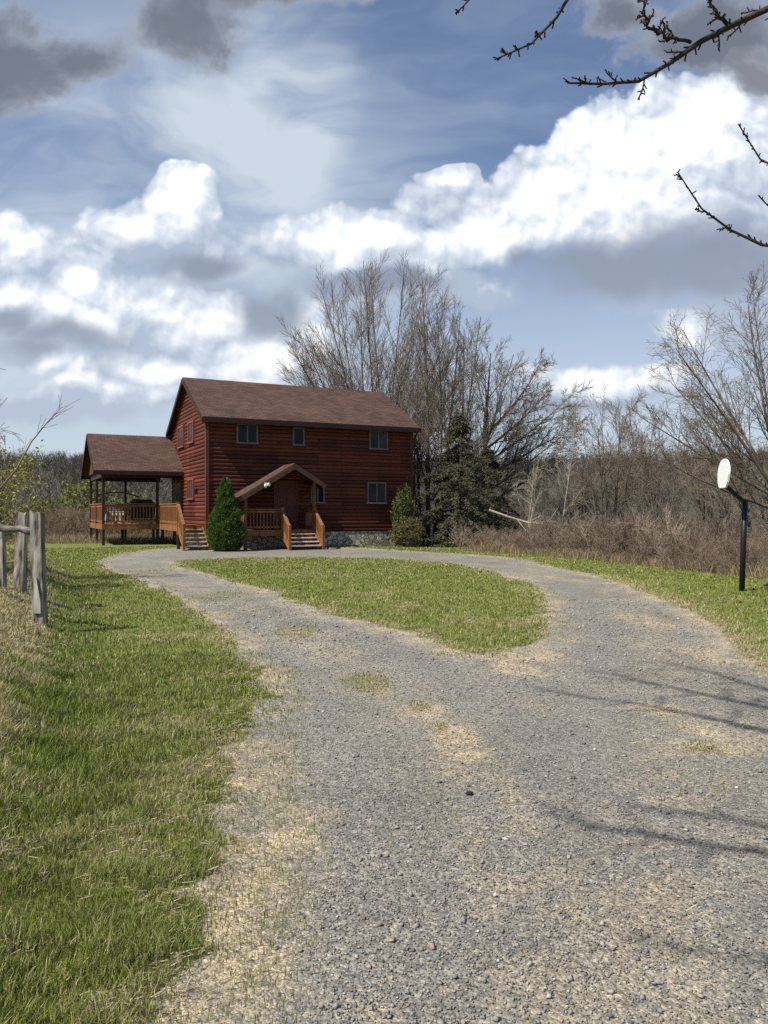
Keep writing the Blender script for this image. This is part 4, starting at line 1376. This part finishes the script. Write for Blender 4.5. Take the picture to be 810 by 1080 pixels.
# brown brush down the left field
n = 330
X = r_.uniform(-46, -11, n); Y = r_.uniform(46, 92, n)
k = X / Y > -.62; X, Y = X[k], Y[k]; n = len(X)
S = r_.uniform(1.3, 2.5, n)
g = r_.uniform(0, 1, n)[:, None]
cols = np.array([.135, .085, .06]) * (1 - g) + np.array([.20, .15, .105]) * g
mass('field_brush', 'brown leafless brush filling the field behind the side porch', 'brush', BV, X, Y, S, cols, 'brush')
# grey woods between the thicket and the hill, and on the hillside
TV = [variant(200 + i, 1.0, 2, .10, 2, 9, 5, .016, .006) for i in range(6)]
n = 130
a = np.radians(r_.uniform(2, 36, n)); rr_ = r_.uniform(48, 115, n)
X, Y = rr_ * np.sin(a), rr_ * np.cos(a)
S = r_.uniform(1.5, 3.4, n)
g = r_.uniform(0, 1, n)[:, None]
cols = np.array([.075, .062, .05]) * (1 - g) + np.array([.17, .145, .12]) * g
mass('valley_woods', 'grey brown leafless woods beyond the right thicket', 'woods', TV, X, Y, S, cols, 'brush')
HV = [variant(300 + i, 1.0, 1, .05, 1, 26, 0, .016, .0065) for i in range(5)]
n = 6200
a = np.radians(r_.uniform(-36, 36, n)); rr_ = 165 + r_.uniform(0, 1, n) ** .8 * 300
X, Y = rr_ * np.sin(a), rr_ * np.cos(a)
S = r_.uniform(4.5, 8.5, n)
g = r_.uniform(0, 1, n)[:, None]
pt = sstep(.45, .6, fbm(X, Y, .012, 3, 5))[:, None]
cols = (np.array([.075, .069, .058]) * (1 - g) + np.array([.15, .138, .118]) * g) * (.8 + .35 * pt)
mass('hill_woods', 'grey brown leafless forest covering the distant hills', 'woods', HV, X, Y, S, cols, 'brush')
n = 160
a = np.radians(r_.uniform(-33, -20, n)); rr_ = r_.uniform(150, 260, n)


def tall_weeds():
    r_ = np.random.default_rng(88)
    xs, ys = [], []
    for (p0, p1, n, dp) in (((-40, 574), (210, 573), 15000, 14.0), ((505, 583), (830, 612), 9000, 1.6)):
        a, b = np.array(gnd(*p0)), np.array(gnd(*p1))
        t = r_.uniform(0, 1, n)[:, None]
        q = a + (b - a) * t
        if dp < 2:
            s = t[:, 0] * (len(edge) - 1.001); i = s.astype(int); f_ = (s - i)[:, None]; q = E[i] * (1 - f_) + E[i + 1] * f_
        xs.append(q[:, 0] + r_.normal(0, .3, n)); ys.append(q[:, 1] + r_.uniform(0, dp, n) * r_.uniform(.2, 1, n))
    x, y = np.concatenate(xs), np.concatenate(ys)
    m = len(x); g = r_.uniform(0, 1, m)[:, None]
    col = np.array([.15, .105, .06]) * (1 - g) + np.array([.34, .27, .17]) * g
    V, F, C = blades(x, y, terrain(x, y), r_.uniform(.08, .42, m) * (.4 + 1.3 * fbm(x, y, .9, 3, 7)), r_.uniform(.006, .014, m), r_.uniform(.2, .9, m), col)
    tag(link('tall_weeds', np_mesh('tall_weeds', V, F, C), MAT['straw']), 'dry straw coloured weeds along the edges of the mown lawn', 'weeds', kind='stuff')


tall_weeds()


# ------------------------------------------------------------------ fence, basketball post, stone
def rough_post(base, top, w, d, seed, split=False):
    r_ = np.random.default_rng(seed)
    base, top = Vector(base), Vector(top)
    n = 14; k = 12
    ang = np.linspace(0, 2 * np.pi, k, endpoint=False) + np.pi / 12
    V, F = [], []
    for i in range(n + 1):
        t = i / n
        c = base.lerp(top, t)
        for j, a in enumerate(ang):
            ca, sa = math.cos(a), math.sin(a)
            q = max(abs(ca), abs(sa)); rr_ = (1 / q) * .93
            ww = (1 + r_.normal(0, .035)) * (1 - .08 * t)
            zz = c.z
            if i == n: zz += r_.normal(0, .018)
            V.append((c.x + ca * rr_ * w / 2 * ww, c.y + sa * rr_ * d / 2 * ww, zz))
    for i in range(n):
        for j in range(k):
            F.append((i * k + j, i * k + (j + 1) % k, (i + 1) * k + (j + 1) % k, (i + 1) * k + j))
    V.append((top.x, top.y, top.z - .02)); e = len(V) - 1
    for j in range(k): F.append((n * k + j, n * k + (j + 1) % k, e))
    m = MB(); m.add(V, F); return m


MAT['sawn'] = plain('split_pale_wood', (.36, .34, .30), .9, .35, 14, (1, 1, .15), .6)
fence = empty('rail_fence', (*at(22, 600, 10.6).xy, 0))
tag(fence, 'weathered grey wooden fence of rough posts and a loose rail at left', 'fence')
fo_ = Vector(fence.location)
p1b = at(42, 642, 10.1); p1t = at(39, 541, 10.1)
f1 = rough_post(p1b - fo_ - Vector((0, 0, .2)), p1t - fo_, .165, .15, 1).build('post', MAT['weathered'], fence)
f1['label'] = 'front leaning post with a pale split face'
sp_ = MB()
q = [p1b - fo_ + Vector((dx * .85, -.095, dz)) for dx, dz in ((-.045, -.05), (.06, -.05), (.055, .1), (-.01, .42), (-.045, .44))]
sp_.prism(q, (0, .03, 0)); sp_.build('split_face', MAT['sawn'], f1)
p2b = at(20.5, 613, 12.4); p2t = at(23.5, 541, 12.4)
rough_post(p2b - fo_ - Vector((0, 0, .3)), p2t - fo_, .17, .16, 2).build('post', MAT['weathered'], fence)
p3b = at(1, 606, 12.0); p3t = at(0, 562, 12.0)
rough_post(p3b - fo_ - Vector((0, 0, .3)), p3t - fo_, .14, .14, 3).build('post', MAT['weathered'], fence)
r_ = np.random.default_rng(4)
rp = resample([at(-60, 553, 10.9), at(-10, 556, 10.6), at(18, 557, 10.4), at(36, 561, 10.27)], 14) - np.array(fo_)
rp += r_.normal(0, .008, rp.shape)
v, f = tubes(rp[None], (np.array([[.05] * 14]) + r_.normal(0, .006, (1, 14))), 10, cap=True)
mm = MB(); mm.add(v.tolist(), f); mm.build('rail', plain('dark_weathered_rail', (.11, .10, .085), .9, .7, 12, (.3, 1, 1), .6), fence, True)
rp2 = resample([at(-60, 590, 10.9), at(-20, 592, 10.7), at(14, 588, 12.2)], 10) - np.array(fo_)

# basketball post seen from the side
bb = at(782, 627, 15.6)
bp = empty('basketball_post', (bb.x, bb.y, gz(bb.x, bb.y)))
tag(bp, 'black bent pole on the right lawn holding a white rounded basketball backboard', 'basketball post')
o_ = Vector(bp.location)
zt = at(786, 528, 15.6).z - o_.z
dxp = at(786, 528, 15.6).x - bb.x
m = MB(); m.tube([(0, 0, -.3), (dxp * .5, 0, zt * .5), (dxp, 0, zt)], [.055, .055, .055], 12); m.tube([(dxp, 0, zt - .002), (dxp, 0, zt + .02)], [.06, .06], 12)
pole = m.build('pole', MAT['black'], bp, True)
hb_ = at(765, 513, 15.6) - o_
m = MB(); m.beam((dxp, 0, zt - .06), (hb_.x + .02, hb_.y - o_.y * 0, hb_.z), .07, .07); m.build('arm', MAT['black'], bp)
# fan-shaped board: outline in its own plane (s across, z up), turned almost edge on
out = []
for a in np.linspace(-8, 188, 21):
    out.append((.46 * math.cos(R(a)), .30 + .29 * math.sin(R(a))))
out += [(-.40, .10), (-.26, .0), (.26, .0), (.40, .10)]
yaw = R(79)
m = MB(); m.prism([(s_, 0, z_) for s_, z_ in out], (0, .035, 0))
bd = m.build('backboard', MAT['white'], bp)
bd.location = (hb_.x - .03, hb_.y, hb_.z - .03); bd.rotation_euler = (R(3), 0, yaw)
m = MB(); m.box(-.2, .2, -.03, -.001, .05, .4); m.build('bracket', MAT['black'], bd)

# dark stone on the drive
x, y = gnd(495, 833)
r_ = np.random.default_rng(9)
import bmesh
bm = bmesh.new(); bmesh.ops.create_icosphere(bm, subdivisions=2, radius=1)
for v in bm.verts: v.co = Vector((v.co.x * .024, v.co.y * .02, v.co.z * .013)) * (1 + r_.normal(0, .09))
me = bpy.data.meshes.new('dark_stone'); bm.to_mesh(me); bm.free()
o = link('dark_stone', me, plain('dark_stone', (.012, .012, .013), .8, .3, 60)); o.location = (x, y, gz(x, y) - .02)
tag(o, 'small black stone lying alone in the middle of the gravel drive', 'stone')

# ------------------------------------------------------------------ sky
world = bpy.data.worlds.new('World'); sc.world = world; world.use_nodes = True
nt = world.node_tree; N = nt.nodes; L = nt.links
bg = N['Background']; bg.inputs['Strength'].default_value = .075
sky = N.new('ShaderNodeTexSky'); sky.sky_type = 'NISHITA'; sky.sun_disc = False
sky.sun_elevation = SUN_EL; sky.sun_rotation = math.atan2(SUN_H.x, SUN_H.y)
sky.air_density = 1.0; sky.dust_density = .6; sky.ozone_density = 2.5
tc = N.new('ShaderNodeTexCoord'); sp = N.new('ShaderNodeSeparateXYZ'); L.new(tc.outputs['Generated'], sp.inputs[0])
ya = math_(nt, 'MAXIMUM', math_(nt, 'ABSOLUTE', sp.outputs['Y']), .12)
cb = N.new('ShaderNodeCombineXYZ')
L.new(math_(nt, 'DIVIDE', sp.outputs['X'], ya), cb.inputs['X']); L.new(math_(nt, 'DIVIDE', sp.outputs['Z'], ya), cb.inputs['Y'])
P0 = cb.outputs[0]                          # gnomonic sky coordinates (horizontal, vertical slope)


def vadd(v, off):
    n = N.new('ShaderNodeVectorMath'); n.operation = 'ADD'; L.new(v, n.inputs[0]); n.inputs[1].default_value = off
    return n.outputs[0]


def warp(v, scale, amt, detail=4):
    n = noise(nt, v, scale, detail, .6)
    m = N.new('ShaderNodeVectorMath'); m.operation = 'MULTIPLY_ADD'
    L.new(n.outputs['Color'], m.inputs[0]); m.inputs[1].default_value = (amt,) * 3
    L.new(vadd(v, (-amt / 2,) * 3), m.inputs[2])
    return m.outputs[0]


def vm(op, a, b):
    n = N.new('ShaderNodeVectorMath'); n.operation = op
    for i, v in enumerate((a, b)):
        if v is None: continue
        if isinstance(v, tuple): n.inputs[i].default_value = v
        else: L.new(v, n.inputs[i])
    return n


def noise2(v, scale, detail=4, rough=.55):
    n = noise(nt, v, scale, detail, rough); n.noise_dimensions = '2D'
    return n.outputs['Fac']


def warp2(v, scale, amt, detail=4):
    n = noise(nt, v, scale, detail, .6); n.noise_dimensions = '2D'
    return vm('ADD', v, vm('MULTIPLY', vm('SUBTRACT', n.outputs['Color'], (.5, .5, .5)).outputs[0], (amt, amt, 0)).outputs[0]).outputs[0]


def ellipses(v, lst):
    """max over soft ellipses given by their centre and half axes in the sky's angular units"""
    acc = None
    for px, py, rx, ry in lst:
        d = vm('SUBTRACT', v, ((px - HX) / FPX, (HY - py) / FPX, 0))
        d = vm('MULTIPLY', d.outputs[0], (FPX / rx, FPX / ry, 0))
        ln = vm('LENGTH', d.outputs[0], None)
        acc = ln.outputs['Value'] if acc is None else math_(nt, 'MINIMUM', acc, ln.outputs['Value'])
    return math_(nt, 'SUBTRACT', 1.0, math_(nt, 'MINIMUM', acc, 2.2))


def smooth(x, a, b):
    n = N.new('ShaderNodeMapRange'); n.interpolation_type = 'SMOOTHSTEP'
    n.inputs['From Min'].default_value = a; n.inputs['From Max'].default_value = b
    L.new(x, n.inputs['Value']); return n.outputs[0]


CUM = [(745, 165, 130, 80), (655, 185, 100, 80), (580, 205, 95, 56), (500, 235, 90, 46), (415, 262, 110, 38), (320, 265, 75, 34), (462, 188, 28, 16), (800, 110, 40, 60),
       (190, 225, 38, 46), (145, 252, 56, 26), (215, 272, 70, 32), (28, 275, 52, 36), (60, 335, 95, 54), (105, 320, 40, 36), (170, 345, 95, 50), (265, 345, 75, 52), (330, 320, 60, 40),
       (650, 402, 100, 26), (560, 425, 60, 16), (40, 425, 120, 18), (170, 400, 90, 24), (300, 390, 80, 34), (30, 380, 50, 24), (760, 340, 70, 30), (690, 262, 170, 52), (770, 250, 80, 60), (440, 300, 90, 30)]
WHITE = [(735, 150, 110, 62), (650, 165, 80, 60), (570, 195, 80, 44), (490, 235, 70, 34), (405, 252, 110, 26), (320, 255, 60, 20), (462, 186, 24, 12), (800, 90, 30, 40),
         (188, 205, 26, 34), (130, 246, 44, 14), (190, 232, 36, 22), (28, 262, 40, 20), (96, 312, 20, 26), (165, 325, 60, 18), (235, 335, 30, 20), (285, 380, 50, 24), (100, 345, 50, 16), (20, 320, 30, 14), (230, 350, 40, 18), (60, 395, 30, 10), (330, 345, 26, 20), (170, 392, 40, 10), (70, 340, 20, 20),
         (640, 396, 70, 16), (690, 398, 40, 14), (725, 352, 26, 20), (60, 410, 90, 8)]
BASE = [(655, 268, 120, 30), (760, 272, 90, 34), (560, 262, 40, 14), (245, 288, 66, 15), (70, 368, 65, 20), (15, 350, 30, 16), (295, 335, 34, 28), (640, 432, 100, 12), (395, 300, 60, 14)]
DARK = [(20, 80, 70, 70), (185, 30, 70, 58), (100, 70, 70, 34), (320, -20, 190, 26), (745, 45, 120, 52), (650, 0, 60, 40), (800, 90, 30, 30)]

pw = warp2(warp2(P0, 2.6, .11, 2), 7, .035, 4)


def cells(v, scale, feature='F1'):
    vo = N.new('ShaderNodeTexVoronoi'); vo.voronoi_dimensions = '2D'; vo.feature = feature; vo.inputs['Scale'].default_value = scale
    L.new(v, vo.inputs['Vector']); return math_(nt, 'SUBTRACT', .42, vo.outputs['Distance'])


def lumps(v):
    """billow field: rounded heads of several sizes plus fbm, roughly -0.6..0.6"""
    n = math_(nt, 'MULTIPLY', math_(nt, 'SUBTRACT', noise2(v, 4.5, 7, .58), .5), 1.3)
    for sc_c, w_ in ((9, .50), (19, .28), (41, .14), (88, .06)):
        n = math_(nt, 'ADD', n, math_(nt, 'MULTIPLY', cells(v, sc_c), w_))
    return n


hz = smooth(math_(nt, 'ABSOLUTE', sp.outputs['Z']), .46, .06)
front = smooth(sp.outputs['Y'], -.35, .05)
e0 = ellipses(pw, CUM)
pl0 = warp2(P0, 7, .03, 4)
l0 = lumps(pl0); l1 = lumps(vm('ADD', pl0, (-.006, .012, 0)).outputs[0])
bs_e = ellipses(pw, BASE)
d0 = math_(nt, 'ADD', math_(nt, 'MULTIPLY', math_(nt, 'MAXIMUM', e0, -1.2), 1.35), math_(nt, 'ADD', l0, .22))
soft = math_(nt, 'MAXIMUM', smooth(bs_e, -1.0, .2), math_(nt, 'MULTIPLY', hz, .8))                              # bases dissolve, tops are crisp
alpha = smooth(math_(nt, 'DIVIDE', d0, math_(nt, 'ADD', .13, math_(nt, 'MULTIPLY', soft, .75))), -.1, 1.0)
bs_n = math_(nt, 'MULTIPLY', math_(nt, 'SUBTRACT', noise2(pw, 7, 4), .5), 1.1)
bmask = smooth(math_(nt, 'ADD', bs_e, bs_n), -.55, .5)
white = math_(nt, 'ADD', ellipses(pw, WHITE), math_(nt, 'MULTIPLY', l0, .8))
rim = math_(nt, 'MULTIPLY', math_(nt, 'SUBTRACT', l0, l1), 2.7)
shade = math_(nt, 'MULTIPLY', math_(nt, 'ADD', math_(nt, 'ADD', white, rim), .72), .58, True)
# thin veil over the blue
st_ = N.new('ShaderNodeMapping'); st_.inputs['Scale'].default_value = (1.4, 3.2, 1); L.new(P0, st_.inputs['Vector'])
veil = noise2(warp2(st_.outputs[0], 1.6, .5, 3), 1.7, 6, .55)
thin = smooth(ellipses(P0, [(120, 190, 300, 150), (300, 120, 90, 160), (620, 340, 330, 80), (200, 340, 400, 150)]), -.35, .6)
vf = math_(nt, 'MULTIPLY', math_(nt, 'ADD', smooth(veil, .30, .72), .20), math_(nt, 'ADD', math_(nt, 'MULTIPLY', thin, .66), .30))
vf = math_(nt, 'MAXIMUM', vf, math_(nt, 'MULTIPLY', hz, .80))
vf = math_(nt, 'MULTIPLY', vf, math_(nt, 'ADD', math_(nt, 'MULTIPLY', front, .75), .25), True)
skyc = mixc(nt, 1.0, sky.outputs[0], (1.0, 1.0, 1.08), 'MULTIPLY')
c = mixc(nt, vf, skyc, (5.5, 6.3, 7.2))
cl = ramp(nt, shade, [(0, (.36, .43, .55)), (.45, (.62, .68, .77)), (.8, (.97, .98, .98)), (1, (1.0, 1.0, .99))])
cl = mixc(nt, 1.0, cl, (10.6, 10.6, 10.6), 'MULTIPLY')
cl = mixc(nt, math_(nt, 'MULTIPLY', bmask, .95), cl, (2.2, 2.65, 3.6))
cl = mixc(nt, math_(nt, 'MULTIPLY', hz, .34), cl, (5.6, 6.3, 7.2))
c = mixc(nt, math_(nt, 'MULTIPLY', alpha, front), c, cl)
dd = math_(nt, 'ADD', ellipses(pw, DARK), math_(nt, 'MULTIPLY', math_(nt, 'SUBTRACT', noise2(pw, 5, 6, .62), .5), 2.8))
dk = smooth(dd, -.12, .36)
dc = mixc(nt, smooth(math_(nt, 'ADD', dd, math_(nt, 'SUBTRACT', noise2(pw, 11, 5), .5)), -.1, .8), (3.4, 3.8, 4.6), (1.6, 1.8, 2.25))
c = mixc(nt, math_(nt, 'MULTIPLY', math_(nt, 'MULTIPLY', dk, .93), front), c, dc)
L.new(c, bg.inputs['Color'])
world.cycles.sampling_method = 'MANUAL'; world.cycles.sample_map_resolution = 512

sun = bpy.data.lights.new('sun', 'SUN'); sun.energy = 5.0; sun.angle = R(.53); sun.color = (1, .94, .83)
so_ = bpy.data.objects.new('sun', sun); COL.objects.link(so_)
sv = Vector((SUN_H.x * math.cos(SUN_EL), SUN_H.y * math.cos(SUN_EL), math.sin(SUN_EL)))
so_.rotation_euler = sv.to_track_quat('Z', 'Y').to_euler()
so_.location = (0, 0, 30)

# ------------------------------------------------------------------ camera
cam = bpy.data.cameras.new('camera'); co = bpy.data.objects.new('camera', cam); COL.objects.link(co)
co.location = (0, 0, EYE)
co.rotation_euler = (R(90) - math.atan(1.5 / FPX), 0, 0)
cam.sensor_fit = 'VERTICAL'; cam.sensor_height = 36; cam.lens = FPX / 1080 * 36
cam.clip_end = 5000; cam.clip_start = .05
sc.camera = co
cy = sc.cycles
cy.use_denoising = False; cy.use_adaptive_sampling = True; cy.adaptive_threshold = .01
cy.max_bounces = 4; cy.diffuse_bounces = 3; cy.glossy_bounces = 2; cy.transmission_bounces = 3; cy.transparent_max_bounces = 4
cy.sample_clamp_indirect = 4; cy.caustics_reflective = False; cy.caustics_refractive = False
vs = sc.view_settings
vs.view_transform = 'Standard'; vs.look = 'None'; vs.exposure = .55; vs.gamma = 1; vs.use_curve_mapping = False
